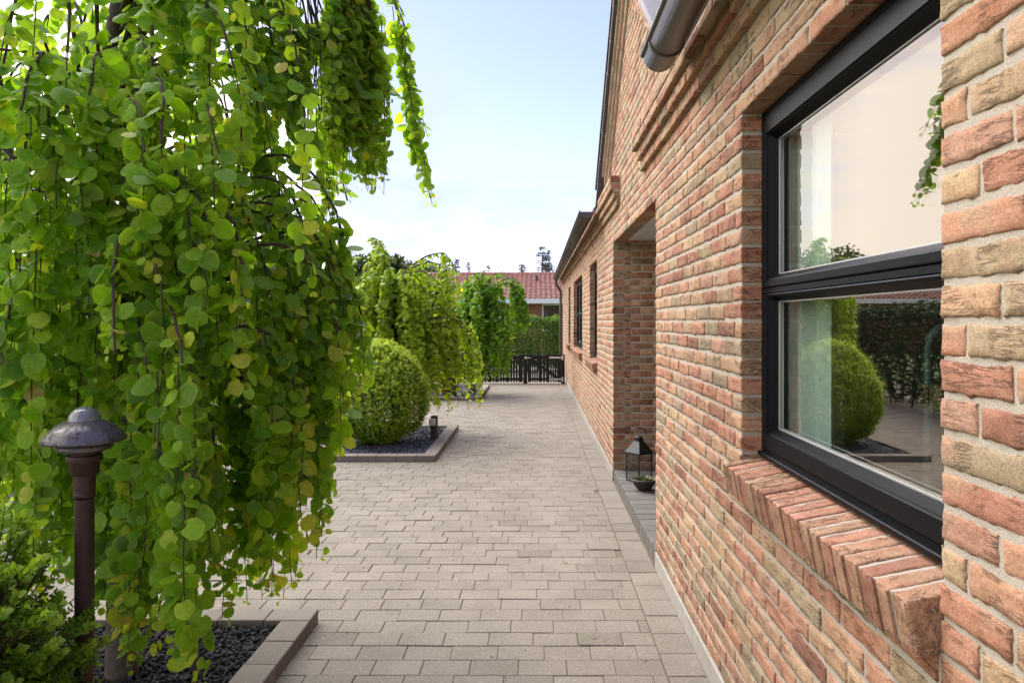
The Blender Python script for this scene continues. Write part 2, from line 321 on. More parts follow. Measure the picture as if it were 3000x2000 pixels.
# ------------------------------------------------------------------ bricklaying
CH = .0667; Z0 = .034; BH = .0532
class Bricks:
    def __init__(s): s.V = []; s.F = []; s.r = []; s.sm = []; s.n = 0; s.mb = MB()
    def brick(s, o, eu, ev, en, u0, u1, v0, v1, depth, fine, r=None, rough=1.):
        e = .004; L = u1-u0; H = v1-v0
        if fine:
            nu = max(2, int(L/.017)); nv = max(2, int(H/.011)); amp = .0009*rough
        else: nu = nv = 1; amp = .0008
        us = np.concatenate([[u0], np.linspace(u0+e, u1-e, nu+1), [u1]]); vs = np.concatenate([[v0], np.linspace(v0+e, v1-e, nv+1), [v1]])
        U, W = np.meshgrid(us, vs, indexing='ij'); a, b = U.shape
        N = np.zeros_like(U)
        for k in range(6):
            ku, kv = rng.normal(0, 45), rng.normal(0, 90); N += amp*.5*np.sin(ku*U+kv*W+rng.uniform(0, 6.28))
        if fine: N += rng.normal(0, .0006, N.shape)
        N += np.clip(rng.normal(0, .0008), -.001, .002) + rng.normal(0, .004)*(U-u0-L/2) + rng.normal(0, .010)*(W-v0-H/2)
        ring = np.zeros_like(U, bool); ring[0] = ring[-1] = True; ring[:, 0] = ring[:, -1] = True
        j = .0016 if fine else .0008
        dU = np.where(ring, rng.normal(0, j, U.shape), 0); dW = np.where(ring, rng.normal(0, j, U.shape), 0)
        if fine: # slow waviness of the arrises
            dW[:, 0] += .0009*np.sin(us*rng.uniform(25, 60)+rng.uniform(0, 6)); dW[:, -1] += .0009*np.sin(us*rng.uniform(25, 60)+rng.uniform(0, 6))
        N[ring] -= .0024 + np.abs(rng.normal(0, .001, ring.sum()))
        P = (o + (U+dU)[..., None]*eu + (W+dW)[..., None]*ev + N[..., None]*en).reshape(-1, 3)
        ix = np.arange(a*b).reshape(a, b)
        Q = np.stack([ix[:-1, :-1], ix[1:, :-1], ix[1:, 1:], ix[:-1, 1:]], -1).reshape(-1, 4)
        bd = np.concatenate([ix[:-1, 0], ix[-1, :-1], ix[:0:-1, -1], ix[0, :0:-1]])
        flat = (U+dU).ravel()[bd], (W+dW).ravel()[bd]
        Bk = o + flat[0][:, None]*eu + flat[1][:, None]*ev - depth*en
        nb = len(bd); bi = np.arange(nb)+a*b
        S = np.stack([bd, bi, np.roll(bi, -1), np.roll(bd, -1)], -1)
        s.V.append(np.concatenate([P, Bk])); F = np.concatenate([Q, S])+s.n; s.F.append(F)
        rr = rng.random() if r is None else r
        s.r.append(np.full(len(F), rr)); s.sm.append(np.concatenate([np.ones(len(Q), bool), np.zeros(len(S), bool)])); s.n += a*b+nb
    def course(s, o, eu, ev, en, k, segs, front=0., fine_at=lambda u: False, unit=.24, off=None, ext=(0, 0), zk=None, mdep=.12, bdep=.108):
        """segs: list of (a, b, endA, endB, depthA, depthB)"""
        z = Z0+k*CH if zk is None else zk
        off = [0., .12, .06, .18, .03, .15][int(k*5+1) % 6] if off is None else off
        of = o + front*en
        for (a, b, ea, eb, da, db) in segs:
            i0 = math.ceil((a+.055-off)/unit); cuts = [a]
            while off+i0*unit < b-.055: cuts.append(off+i0*unit + rng.normal(0, .003)); i0 += 1
            cuts.append(b)
            for i in range(len(cuts)-1):
                u0 = cuts[i]+(.0055 if i else 0); u1 = cuts[i+1]-(.0055 if i < len(cuts)-2 else 0)
                if u1-u0 < .02: continue
                d = da if i == 0 else (db if i == len(cuts)-2 else bdep)
                dz = rng.normal(0, .0012)
                s.brick(of, eu, ev, en, u0, u1, z+.0067+dz, z+.0067+BH+dz, d, fine_at((u0+u1)/2))
            a2, b2 = a+.0045*ea, b-.0045*eb
            q = [of + u*eu + w*ev - n*en for u in (a2, b2) for w in (z+ext[0], z+CH+ext[1]) for n in (.0042, mdep)]
            s.mb.add(np.array(q), [(0, 2, 6, 4), (1, 5, 7, 3), (0, 1, 3, 2), (4, 6, 7, 5), (0, 4, 5, 1), (2, 3, 7, 6)])
    def build(s, name, mat, parent):
        V = np.concatenate(s.V); F = np.concatenate(s.F)
        mv = np.concatenate(s.mb.v); mf = np.array(s.mb.f[4]) + len(V)
        return mk(name, np.concatenate([V, mv]), [np.concatenate([F, mf])], [mat, M['mortar']], parent,
                  {'rnd': np.concatenate([np.concatenate(s.r), np.zeros(len(mf))])}, np.concatenate([np.concatenate(s.sm), np.zeros(len(mf), bool)]),
                  midx=np.concatenate([np.zeros(len(F), int), np.ones(len(mf), int)]))

WX = .73; Y_END = 19.8; Y_BEG = -1.3
house = empty('brick_house', (WX, 9., 0.), 'long yellow and red brick house with black windows and a porch recess', 'house')
def H(o, parent=None):
    return adopt(o, house)
AX = np.array([1., 0, 0]); AY = np.array([0, 1., 0]); AZ = np.array([0, 0, 1.])
O = np.array([WX, 0, 0])
WIN = [(1.312, 2.587), (8.69, 9.87), (11.47, 14.1), (15.4, 16.3)]
PORCH = (4.43, 6.88)
wall = Bricks()
GC = 5.6; GS = .766
def half(z): return 1.5+.13 - (z-2.93)/GS
near = lambda u: u < 5.2
for k in range(1, 66):
    z = Z0+k*CH
    if k <= 40: lo, hi = Y_BEG, Y_END
    else:
        hw = half(z+CH/2)
        if hw < .1: break
        lo, hi = GC-hw, GC+hw
    holes = []
    if 13 <= k <= 32: holes += WIN
    if k <= 32: holes.append(PORCH)
    holes.sort(); segs = []; a = lo; ea = False
    for (h0, h1) in holes:
        segs.append((a, h0, ea, True, .108, .108)); a, ea = h1, True
        if (h0, h1) == PORCH:
            pass
    segs.append((a, hi, ea, False, .108, .108))
    out = []
    for sg in segs:
        sg = list(sg)
        if abs(sg[0]-PORCH[1]) < 1e-6: sg[4] = .108 if k % 2 else .168
        out.append(tuple(sg))
    wall.course(O, AY, AZ, -AX, k, out, 0., (lambda u: u < 5.2) if k < 42 else (lambda u: False), ext=(.010 if k == 33 else 0, .012 if k == 32 else 0), mdep=.115)
H(wall.build('wall', M['brick'], None))
# porch: far side wall faces the camera, back wall with the front door
pw = Bricks(); pw2 = Bricks(); OP = np.array([0., PORCH[1], 0.])
for k in range(1, 35):
    d = .108 if k % 2 else .168
    pw.course(OP, AX, AZ, -AY, k, [(WX+d+.012, 1.98, -2.9, False, .1, .1)], 0., lambda u: False, off=.03 if k % 2 else .15, mdep=.1, bdep=.1)
    pw2.course(np.array([0., PORCH[0], 0.]), AX, AZ, AY, k, [(WX+.12, 1.98, True, False, .09, .09)], 0., lambda u: False, mdep=.09, bdep=.09)
H(pw.build('porch_wall', M['brick_side'], None)); H(pw2.build('porch_wall', M['brick_side'], None))
pb = Bricks(); OB = np.array([1.98, 0., 0.])
for k in range(1, 35):
    sg = [(PORCH[0], 5.2, False, True, .1, .1), (6.2, PORCH[1], True, False, .1, .1)] if k < 32 else [(PORCH[0], PORCH[1], False, False, .1, .1)]
    pb.course(OB, AY, AZ, -AX, k, sg, 0., lambda u: False, mdep=.1)
H(pb.build('porch_back_wall', M['brick'], None))
b = MB(); b.box((2.03, 5.2, .1), (2.08, 6.2, 2.17), .004)
for (y0, y1, z0, z1) in ((5.32, 6.08, .25, .95), (5.32, 5.66, 1.05, 2.05), (5.74, 6.08, 1.05, 2.05)): b.box((2.018, y0, z0), (2.032, y1, z1), .006)
door = H(b.build('front_door', M['frame']))
b = MB(); b.tube([(2.01, 5.30, 1.1), (1.97, 5.30, 1.1), (1.97, 5.42, 1.1)], .009); hd = b.build('handle', M['galv']); hd.parent = door; hd.matrix_parent_inverse = door.matrix_world.inverted()
# porch ceiling boards
b = MB()
for i in range(10): b.box((WX+.116+i*.117, PORCH[0]+.004, 2.262), (WX+.116+i*.117+.113, PORCH[1]-.004, 2.28), .003)
H(b.build('porch_ceiling', M['ceil']))
# porch step of soldier pavers
b = MB(); y = PORCH[0]+.003
while y < PORCH[1]-.1:
    for (x0, x1) in ((WX+.002, .94), (.945, 1.15), (1.155, 1.36), (1.365, 1.57), (1.575, 1.78), (1.785, 1.975)):
        dz = rng.normal(0, .001); b.box((x0, y+.0015, .004), (x1, min(y+.137, PORCH[1]-.003), .105+dz), .004)
    y += .1405
H(b.build('porch_step', M['step']))
# plinth
for (y0, y1) in ((Y_BEG, PORCH[0]), (PORCH[1], Y_END)):
    b = MB(); b.box((WX-.006, y0, -.05), (WX+.1, y1-.0015, .099), .004); H(b.build('plinth', M['plinth']))
# corbelled cornice under the gutters
for (y0, y1, e0, e1) in ((Y_BEG, 4.9, False, True), (6.32, Y_END, True, False)):
    cn = Bricks()
    for k, p in ((37, .028), (38, .055), (39, .083), (40, .083)):
        dy = {37: 0, 38: -.004, 39: .006, 40: .004}[k]
        cn.course(O, AY, AZ, -AX, k, [(y0+dy, y1+dy, e0, e1, p+.01, p+.01)], p, near, mdep=p+.004, bdep=p+.01, ext=(.012 if k < 40 else 0, .012 if k < 40 else 0))
    H(cn.build('cornice', M['brick'], None))
# stepped brick bands along both rakes of the gable
al = math.atan(GS)
for sgn in (1, -1):
    rk = Bricks()
    eu = np.array([0, -sgn*math.cos(al), math.sin(al)]); ev = np.array([0, sgn*math.sin(al), math.cos(al)])
    o0 = np.array([WX, GC+sgn*1.5, 2.93])
    for j in range(3):
        vv = .004+j*CH; u0 = -.26+j*.05; u1 = 1.5/math.cos(al) + (vv+.03)*math.tan(al)
        rk.course(o0, eu, ev, -AX, 0, [(u0, u1, True, False, .03+.022*j, .03)], .022*(j+1), lambda u: False, zk=vv, mdep=.02+.022*(j+1), bdep=.02+.022*(j+1))
    H(rk.build('gable_bands', M['brick'], None))
def verge(sgn, name, mat):
    eu = np.array([0, -sgn*math.cos(al), math.sin(al)]); ev = np.array([0, sgn*math.sin(al), math.cos(al)]); o0 = np.array([0, GC+sgn*1.5, 2.93])
    b = MB(); u = -.66; L = 1.5/math.cos(al)+.26*math.tan(al)
    while u < L:
        u1 = min(u+.34, L+.02)
        def TM(V, u=u, u1=u1):
            lu = (V[:, 1]-u)/(u1-u)
            return o0 + V[:, :1]*AX + V[:, 1:2]*eu + (V[:, 2] - .014*lu)[:, None]*ev
        b.box((.630+random.uniform(0, .003), u, .206), (.80, u1+.03, .248), .006, M=TM); u += .32
    H(b.build(name, mat))
verge(1, 'verge_tiles', M['verge']); verge(-1, 'near_verge_tiles', M['pale'])  # near side: same tile pieces, their lit look painted in pale grey
# roofs
b = MB()
def slab(pts, th=.06):
    P = np.array(pts, float); n = np.cross(P[1]-P[0], P[2]-P[0]); n /= np.linalg.norm(n); k = len(P)
    Q = np.concatenate([P, P+n*th]); b.add(Q, [list(range(k)), list(range(2*k-1, k-1, -1))] + [(i, (i+1) % k, k+(i+1) % k, k+i) for i in range(k)])
for (y0, y1) in ((Y_BEG, 3.3), (7.9, Y_END+.1)):
    slab([(.63, y0, 2.73), (.63, y1, 2.73), (4.5, y1, 6.2), (4.5, y0, 6.2)])
slab([(4.5, Y_BEG, 6.2), (4.5, Y_END+.1, 6.2), (8.5, Y_END+.1, 2.78), (8.5, Y_BEG, 2.78)])
zr = 2.93+1.5*GS+.27/math.cos(al)
for sgn in (1, -1):
    yo = GC+sgn*2.02; zo = zr-2.02*GS
    slab([(.62, yo, zo), (.62, GC, zr), (3.4, GC, zr), (3.4, yo, zo)], .05)
H(b.build('roof', M['verge']))
b = MB(); b.box((.85, Y_END-.004, .0), (8., Y_END, 2.75)); b.box((7.9, Y_BEG, 0), (8., Y_END-.005, 2.75)); b.add([(.75, Y_END, 2.7), (8, Y_END, 2.7), (4.5, Y_END, 6.1)], [(0, 1, 2)])
b.box((.73, Y_BEG-.05, 0), (8., Y_BEG-.001, 2.75)); H(b.build('end_wall', M['brick_sill']))
# gutters: half round with bead, rings, end stop
def gutter(y0, y1, rings, ends):
    b = MB(); th = np.linspace(np.pi, 2*np.pi, 15); r = .071; cx, cz = .545, 2.672
    for (ra, rb, ya, yb) in [(r, r-.003, y0, y1)] + [(r+.005, r, q, q+.022) for q in rings]:
        A = []
        for y in (ya, yb):
            for rr in (ra, rb): A += [(cx+rr*math.cos(a), y, cz+rr*math.sin(a)) for a in th]
        n = 15; F = []
        for i in range(n-1):
            F += [(i, i+1, 2*n+i+1, 2*n+i), (n+i, 3*n+i, 3*n+i+1, n+i+1), (i, n+i, n+i+1, i+1), (2*n+i, 2*n+i+1, 3*n+i+1, 3*n+i)]
        b.add(np.array(A), F, True)
    b.tube([(cx-r-.004, y, cz+.003) for y in np.linspace(y0, y1, 6)], .010, 8)
    b.box((cx+r-.004, y0, cz-.004), (cx+r, y1, cz+.03))
    for y in ends:
        A = [(cx+(r-.001)*math.cos(a), y, cz+(r-.001)*math.sin(a)) for a in th]; b.add(A, [list(range(15))])
    return H(b.build('gutter', M['gutter']))
gutter(Y_BEG, 3.22, [3.02, .9, -.6], [3.2]); gutter(7.78, Y_END+.05, [8.1+.62*i for i in range(19)], [7.785, Y_END+.03])
b = MB(); b.tube([(.545, 19.55, 2.62), (.545, 19.55, 2.5), (.60, 19.55, 2.40), (.665, 19.55, 2.30), (.665, 19.55, 2.1), (.665, 19.55, 1.), (.665, 19.55, .02)], .038, 12)
for z in (2.2, 1.2, .5): b.lathe([(.043, 0), (.043, .03)], (.665, 19.55, z), 12)
H(b.build('downpipe', M['gutter']))
# rooms behind the windows
b = MB()
for (y0, y1) in ((Y_BEG, 4.25), (7.1, Y_END-.1)):
    x0, x1, z0, z1 = .846, 4.2, .1, 2.6
    b.add([(x0, y0, z0), (x1, y0, z0), (x1, y1, z0), (x0, y1, z0), (x0, y0, z1), (x1, y0, z1), (x1, y1, z1), (x0, y1, z1)], [(4, 5, 6, 7), (0, 4, 5, 1), (3, 2, 6, 7), (1, 5, 6, 2)])
H(b.build('interior_wall', M['room']))
b = MB()
for (y0, y1) in ((Y_BEG, 4.25), (7.1, Y_END-.1)): b.box((.846, y0, .06), (4.2, y1, .099))
H(b.build('interior_floor', M['roomfloor']))

# windows: outer frame > sash, pane, sill
def sub(o, p): o.parent = p; o.matrix_parent_inverse = p.matrix_world.inverted(); return o
def ring(b, y0, y1, z0, z1, wy, wz, x0, x1, bev=.003):
    b.box((x0, y0, z0), (x1, y0+wy, z1), bev); b.box((x0, y1-wy, z0), (x1, y1, z1), bev)
    b.box((x0, y0+wy, z0), (x1, y1-wy, z0+wz), bev); b.box((x0, y0+wy, z1-wz), (x1, y1-wy, z1), bev)
def bevring(b, y0, y1, z0, z1, ws, x0, x1, splay, wb, wt):
    """mitred sash: flat face w wide then a bead sloping back to the glass"""
    pr = lambda w: [(x1, 0), (x0, 0), (x0-.002, .003), (x0-.002, w), (x0+.004, w+.002), (x0+.006, w+.006), (x1-.006, w+splay), (x1, w+splay)]
    P = []; prof = pr(ws)
    for (yc, zc, sy, sz, wz) in ((y0, z0, 1, 1, wb), (y1, z0, -1, 1, wb), (y1, z1, -1, -1, wt), (y0, z1, 1, -1, wt)):
        for (x, d), (_, dz) in zip(prof, pr(wz)): P.append((x, yc+sy*d, zc+sz*dz))
    n = len(prof); F = []
    for c in range(4):
        for i in range(n-1): F.append((c*n+i, c*n+i+1, ((c+1) % 4)*n+i+1, ((c+1) % 4)*n+i))
    b.add(np.array(P), F)
def window(y0, y1, fine, mull, label):
    z0, z1 = 1.032, 2.237; y0 += .002; y1 -= .002; zt = 1.606
    b = MB(); xf = .802
    ring(b, y0, y1, z0, z1, .030, .026, xf, .90); b.box((xf-.001, y0+.03, zt-.012), (.90, y1-.03, zt+.010), .003)
    b.box((xf-.016, y0+.002, z0-.004), (xf+.03, y1-.002, z0+.012), .003)
    if mull: b.box((xf, (y0+y1)/2-.035, z0+.026), (.90, (y0+y1)/2+.035, z1-.026), .003)
    w = adopt(b.build('window', M['frame'], label=label), house)
    spans = [(y0+.031, y1-.031)] if not mull else [(y0+.031, (y0+y1)/2-.036), ((y0+y1)/2+.036, y1-.031)]
    for (a, c) in spans:
        for (za, zb, ws, wb, wt, sp) in ((z0+.027, zt-.013, .034, .050, .004, .020), (zt+.011, z1-.027, .034, .022, .060, .022)):
            b = MB(); bevring(b, a, c, za, zb, ws, xf-.004, .838, sp, wb, wt); sub(b.build('sash', M['frame']), w)
            ya, yb, zc, zd = a+ws+sp-.004, c-ws-sp+.004, za+wb+sp-.004, zb-wt-sp+.004
            b = MB(); ring(b, ya, yb, zc, zd, .010, .008, .8345, .8375, 0); ring(b, ya, yb, zc, zd, .013, .010, .842, .850, 0); sub(b.build('glazing_bead', M['alu']), w)
            ya -= .006; yb += .006; zc -= .006; zd += .006
            b = MB(); b.add([(.838, ya, zc), (.838, yb, zc), (.838, yb, zd), (.838, ya, zd)], [(0, 3, 2, 1)]); sub(b.build('pane', M['glass']), w)
            b = MB(); b.add([(.858, ya, zc), (.858, yb, zc), (.858, yb, zd), (.858, ya, zd)], [(0, 3, 2, 1)]); sub(b.build('inner_pane', M['glass_in']), w)
    # sloping rowlock sill
    s = Bricks(); n = max(3, round((y1-y0+.02)/.0668)); st = (y1-y0+.024)/n; tl = math.radians(11)
    top = np.array([math.cos(tl), 0, math.sin(tl)]); upv = np.array([-math.sin(tl), 0, math.cos(tl)])
    for i in range(n):
        ya = y0-.004+i*st; rr = rng.random()
        j = rng.normal(0, .0008); o = np.array([.668+j, ya, .992+rng.normal(0, .0007)])
        # top face: eu along the slope, ev along the wall; depth reaches the underside
        s.brick(o, top, AY, upv, 0, .150, .007, st-.007, .105, fine, rr)
        s.brick(o+top*0.001-upv*.105, upv, AY, -top, .0, .101, .007, st-.007, .04, fine, rr)
    o = np.array([.668, y0-.004, .992])
    q = [o + u*top + yy*AY + n2*upv for u in (.0046, .15) for yy in (.012, y1-y0+.010) for n2 in (-.098, -.0042)]
    s.mb.add(np.array(q), [(0, 2, 3, 1), (4, 5, 7, 6), (0, 1, 5, 4), (2, 6, 7, 3), (0, 4, 6, 2), (1, 3, 7, 5)])
    sub(s.build('sill', M['brick_sill'], None), w)
    return w
window(*WIN[0], True, False, 'large two-part black window nearest the camera, reflecting sky and garden')
window(*WIN[1], False, False, 'narrow black window just past the porch'); window(*WIN[2], False, True, 'wide black window with a middle mullion'); window(*WIN[3], False, False, 'narrow black window nearest the downpipe')

# interior things seen through the near window
ys = np.linspace(2.17, 3.0, 60); P = []
for z in (.15, 1.2, 2.5): P += [(.892+.012*math.sin(y*46)+.006*math.sin(y*17), y, z) for y in ys]
F = [(r_*60+i, r_*60+i+1, (r_+1)*60+i+1, (r_+1)*60+i) for r_ in range(2) for i in range(59)]
P2 = [(x+.003, y, z) for (x, y, z) in P]; F2 = [tuple(i+180 for i in f[::-1]) for f in F]
edge = [(c0, c0+60, c0+240, c0+180) for c0 in (0, 60, 59, 119)]
tag(mk('curtain', P+P2, [np.array(F+F2+edge)], M['curtain'], None, {'rnd': np.zeros(len(F)*2+4)}, True), 'pale teal curtain hanging inside the large near window', 'curtain')
b = MB(); th = np.linspace(0, np.pi*.6, 8)
b.tube([(1.26, 2.36, .13), (1.262, 2.35, .6), (1.262, 2.345, 1.0), (1.262, 2.34, 1.42)] + [(1.262+.08-.08*math.cos(a), 2.34, 1.42+.07*math.sin(a)) for a in th[1:]], .013, 10)
b.lathe([(.12, 0), (.12, .012), (.02, .02)], (1.26, 2.36, .1), 20)
tag(b.build('bent_pole', M['pole']), 'pale blue bent tube pole standing inside behind the near window', 'pole')
b = MB(); b.box((1.20, 2.165, 1.235), (1.21, 2.29, 1.305), .003); pl = tag(b.build('name_plate', M['signplate']), 'small dull yellow plate lettered C behind the near window', 'plate')
b = MB(); aa = np.linspace(R(50), R(310), 14); A = []
for x in (1.197, 1.199):
    for rr in (.021, .014): A += [(x, 2.262-rr*.8*math.cos(a), 1.27+rr*1.1*math.sin(a)) for a in aa]
n = 14; F = [(i, i+1, n+i+1, n+i) for i in range(n-1)]+[(2*n+i, 3*n+i, 3*n+i+1, 2*n+i+1) for i in range(n-1)]
b.add(np.array(A), F); b.box((1.197, 2.216, 1.247), (1.199, 2.223, 1.293)); sub(b.build('lettering', M['black']), pl)

# ------------------------------------------------------------------ ground, paving, beds
b = MB(); b.add([(-220, -30, -.03), (220, -30, -.03), (220, 400, -.03), (-220, 400, -.03)], [(0, 1, 2, 3)])
tag(b.build('ground', M['lawn']), kind='structure')
b = MB(); b.box((-7.2, -2.2, -.025), (.80, 24.5, -.0055)); tag(b.build('paving_base', M['joint']), kind='structure')
def pavers(rects, name):
    V = []; Fq = []; r = []; n = 0
    R_ = np.array(rects); k = len(R_); e = .0028
    z = rng.normal(0, .0012, k); tx = rng.normal(0, .006, k); ty = rng.normal(0, .006, k)
    x0, x1, y0, y1 = R_.T; cx, cy = (x0+x1)/2, (y0+y1)/2
    def P(x, y, dz): return np.stack([x, y, z+dz+tx*(x-cx)+ty*(y-cy)], -1)
    T = [P(x0+e, y0+e, 0), P(x1-e, y0+e, 0), P(x1-e, y1-e, 0), P(x0+e, y1-e, 0), P(x0, y0, -.0026), P(x1, y0, -.0026), P(x1, y1, -.0026), P(x0, y1, -.0026), P(x0, y0, -.02), P(x1, y0, -.02), P(x1, y1, -.02), P(x0, y1, -.02)]
    V = np.stack(T, 1).reshape(-1, 3); base = (np.arange(k)*12)[:, None]
    qs = [(0, 1, 2, 3), (0, 4, 5, 1), (1, 5, 6, 2), (2, 6, 7, 3), (3, 7, 4, 0), (4, 8, 9, 5), (5, 9, 10, 6), (6, 10, 11, 7), (7, 11, 8, 4)]
    F = np.concatenate([base+np.array(q) for q in qs]); rr = np.tile(rng.random(k), len(qs))
    return mk(name, V, [F], M['paver'], None, {'rnd': rr})
rects = []; y = -2.; row = 0
while y < 24.:
    x = .556; o_ = [0, .105, .052, .157][row % 4] + rng.normal(0, .012); first = True; jy = rng.normal(0, .0012)
    while x > -7.1:
        w = .21-(o_ if first else 0); first = False
        if w > .04: rects.append((x-w+.0012+rng.normal(0, .0008), x-.0012, y+.0013+jy, y+.1397+jy))
        x -= w
    y += .1412; row += 1
y = -2.
while y < 24.: rects.append((.561, .7235, y+.002, y+.209)); y += .2115
tag(pavers(rects, 'paving'), kind='structure')

def bed(name, x0, x1, y0, y1, label, stone, cnt, size, glabel, gname):
    w, h = .14, .066; b = MB()
    def run(a0, a1, fn):
        n = max(1, round((a1-a0)/.213)); s = (a1-a0)/n
        for i in range(n): b.box(*fn(a0+i*s+.0012, a0+(i+1)*s-.0012, rng.normal(0, .0012)), .004)
    run(x0, x1, lambda p, q, d: ((p, y0, -.003), (q, y0+w, h+d))); run(x0, x1, lambda p, q, d: ((p, y1-w, -.003), (q, y1, h+d)))
    run(y0+w+.001, y1-w-.001, lambda p, q, d: ((x0, p, -.003), (x0+w, q, h+d))); run(y0+w+.001, y1-w-.001, lambda p, q, d: ((x1-w, p, -.003), (x1, q, h+d)))
    tag(b.build(name, M['kerb']), label, 'kerb edging', 'kerb edgings of the planting beds')
    b = MB(); b.box((x0+w-.01, y0+w-.01, .004), (x1-w+.01, y1-w+.01, .030)); tag(b.build('bed_soil', M['soil']), kind='structure')
    # loose stones, one sheet
    k = cnt; t_ = (1+5**.5)/2
    ico = np.array([(-1, t_, 0), (1, t_, 0), (-1, -t_, 0), (1, -t_, 0), (0, -1, t_), (0, 1, t_), (0, -1, -t_), (0, 1, -t_), (t_, 0, -1), (t_, 0, 1), (-t_, 0, -1), (-t_, 0, 1)])/1.9
    tri = np.array([(0, 11, 5), (0, 5, 1), (0, 1, 7), (0, 7, 10), (0, 10, 11), (1, 5, 9), (5, 11, 4), (11, 10, 2), (10, 7, 6), (7, 1, 8), (3, 9, 4), (3, 4, 2), (3, 2, 6), (3, 6, 8), (3, 8, 9), (4, 9, 5), (2, 4, 11), (6, 2, 10), (8, 6, 7), (9, 8, 1)])
    S = size*rng.uniform(.55, 1.25, (k, 1, 1))*rng.uniform(.5, 1.1, (k, 1, 3))*(ico[None]*(1+rng.normal(0, .16, (k, 12, 1))))
    q = rng.normal(size=(k, 4)); q /= np.linalg.norm(q, axis=1)[:, None]; a, bb, c, d = q.T
    Rm = np.stack([1-2*(c*c+d*d), 2*(bb*c-d*a), 2*(bb*d+c*a), 2*(bb*c+d*a), 1-2*(bb*bb+d*d), 2*(c*d-bb*a), 2*(bb*d-c*a), 2*(c*d+bb*a), 1-2*(bb*bb+c*c)], -1).reshape(k, 3, 3)
    S = np.einsum('kij,kvj->kvi', Rm, S)
    P = np.stack([rng.uniform(x0+w+.008, x1-w-.008, k), rng.uniform(y0+w+.008, y1-w-.008, k), .030+rng.uniform(0, .016, k)], -1)
    V = (S+P[:, None]).reshape(-1, 3); F = (np.arange(k)*12)[:, None, None]+tri[None]
    tag(mk(gname, V, [F.reshape(-1, 3)], stone, None, {'rnd': np.repeat(rng.random(k), 20)}), glabel, kind='stuff')
bed('bed_edging', -3.3, -1.085, .9, 3.63, 'grey concrete kerb around the near black gravel bed under the big weeping tree', M['lava'], 15000, .0115, 'black lava gravel in the near bed', 'lava_gravel')
bed('bed_edging', -2.55, -1.075, 7.76, 10.12, 'grey concrete kerb around the middle slate bed with the egg shaped bush', M['slate'], 7000, .016, 'dark slate chips in the middle bed', 'slate_gravel')
bed('bed_edging', -4.2, -1.055, 13.75, 16.6, 'grey concrete kerb around the far bed closest to the gate', M['slate'], 7000, .022, 'dark slate chips in the far bed', 'slate_gravel')
# dry bits on the paving
k = 130; P = np.stack([rng.uniform(-1.0, .55, k), 2.2+rng.random(k)**1.5*12, np.full(k, .004)], -1)

# ------------------------------------------------------------------ foliage
OUT = np.array([(0, 0), (.20, -.10), (.42, .02), (.54, .28), (.50, .58), (.28, .86), (0, .98), (-.28, .86), (-.50, .58), (-.54, .28), (-.42, .02), (-.20, -.10)])
def leaves(name, P, N, T, S, rnd, mat, parent, shape='round', curl=.18, petiole=None, label=None):
    P = np.asarray(P); N = N/np.linalg.norm(N, axis=1)[:, None]; T = T - (T*N).sum(1)[:, None]*N; T /= np.linalg.norm(T, axis=1)[:, None]+1e-9; B = np.cross(T, N)
    if shape == 'round':
        uvs = np.concatenate([[(0, .38)], OUT]); z = -curl*(np.abs(uvs[:, 0])**1.5)*1.2 - curl*.5*(uvs[:, 1]-.4)**2; z[0] += .04
        tr = np.array([(0, i+1, (i+1) % 12+1) for i in range(12)])
    elif shape == 'lite':
        uvs = np.array([(0, .4), (0, 0), (.45, .05), (.5, .5), (0, 1), (-.5, .5), (-.45, .05)]); z = -curl*np.abs(uvs[:, 0]); tr = np.array([(0, i+1, (i+1) % 6+1) for i in range(6)])
    else:
        uvs = np.array([(0, 0), (.30, .45), (0, 1), (-.30, .45)]); z = np.array([0, -curl*.3, -.05, -curl*.3]); tr = np.array([(0, 1, 2), (0, 2, 3)])
    n = len(P); m = len(uvs); sx = rng.uniform(.86, 1.1, (n, 1, 1))
    cz = rng.normal(1, 1.1, (n, 1, 1)) if shape == 'round' else np.ones((n, 1, 1))
    uvb = uvs; uvs = uvs[None]+(rng.normal(0, .028, (n, m, 2)) if shape == 'round' else 0)
    V = P[:, None] + S[:, None, None]*(uvs[..., :1]*sx*B[:, None] + uvs[..., 1:]*T[:, None] + (z[None, :, None]*cz)*N[:, None])
    F = (np.arange(n)*m)[:, None, None] + tr[None]; V = V.reshape(-1, 3); F = F.reshape(-1, 3); r = np.repeat(rnd, len(tr)); UV = np.tile(uvb, (n, 1))
    if petiole is not None:
        w = .0009; A = petiole; pb = np.stack([A-B*w, A+B*w, P+B*w, P-B*w], 1).reshape(-1, 3); o = len(V)
        pf = o+(np.arange(n)*4)[:, None, None]+np.array([(0, 1, 2), (0, 2, 3)])[None]
        V = np.concatenate([V, pb]); F = np.concatenate([F, pf.reshape(-1, 3)]); r = np.concatenate([r, np.repeat(np.clip(rnd+.25, 0, .93), 2)]); UV = np.concatenate([UV, np.full((len(pb), 2), .3)])
    return mk(name, V, [F], mat, parent, {'rnd': r}, True, uv=UV, label=label)

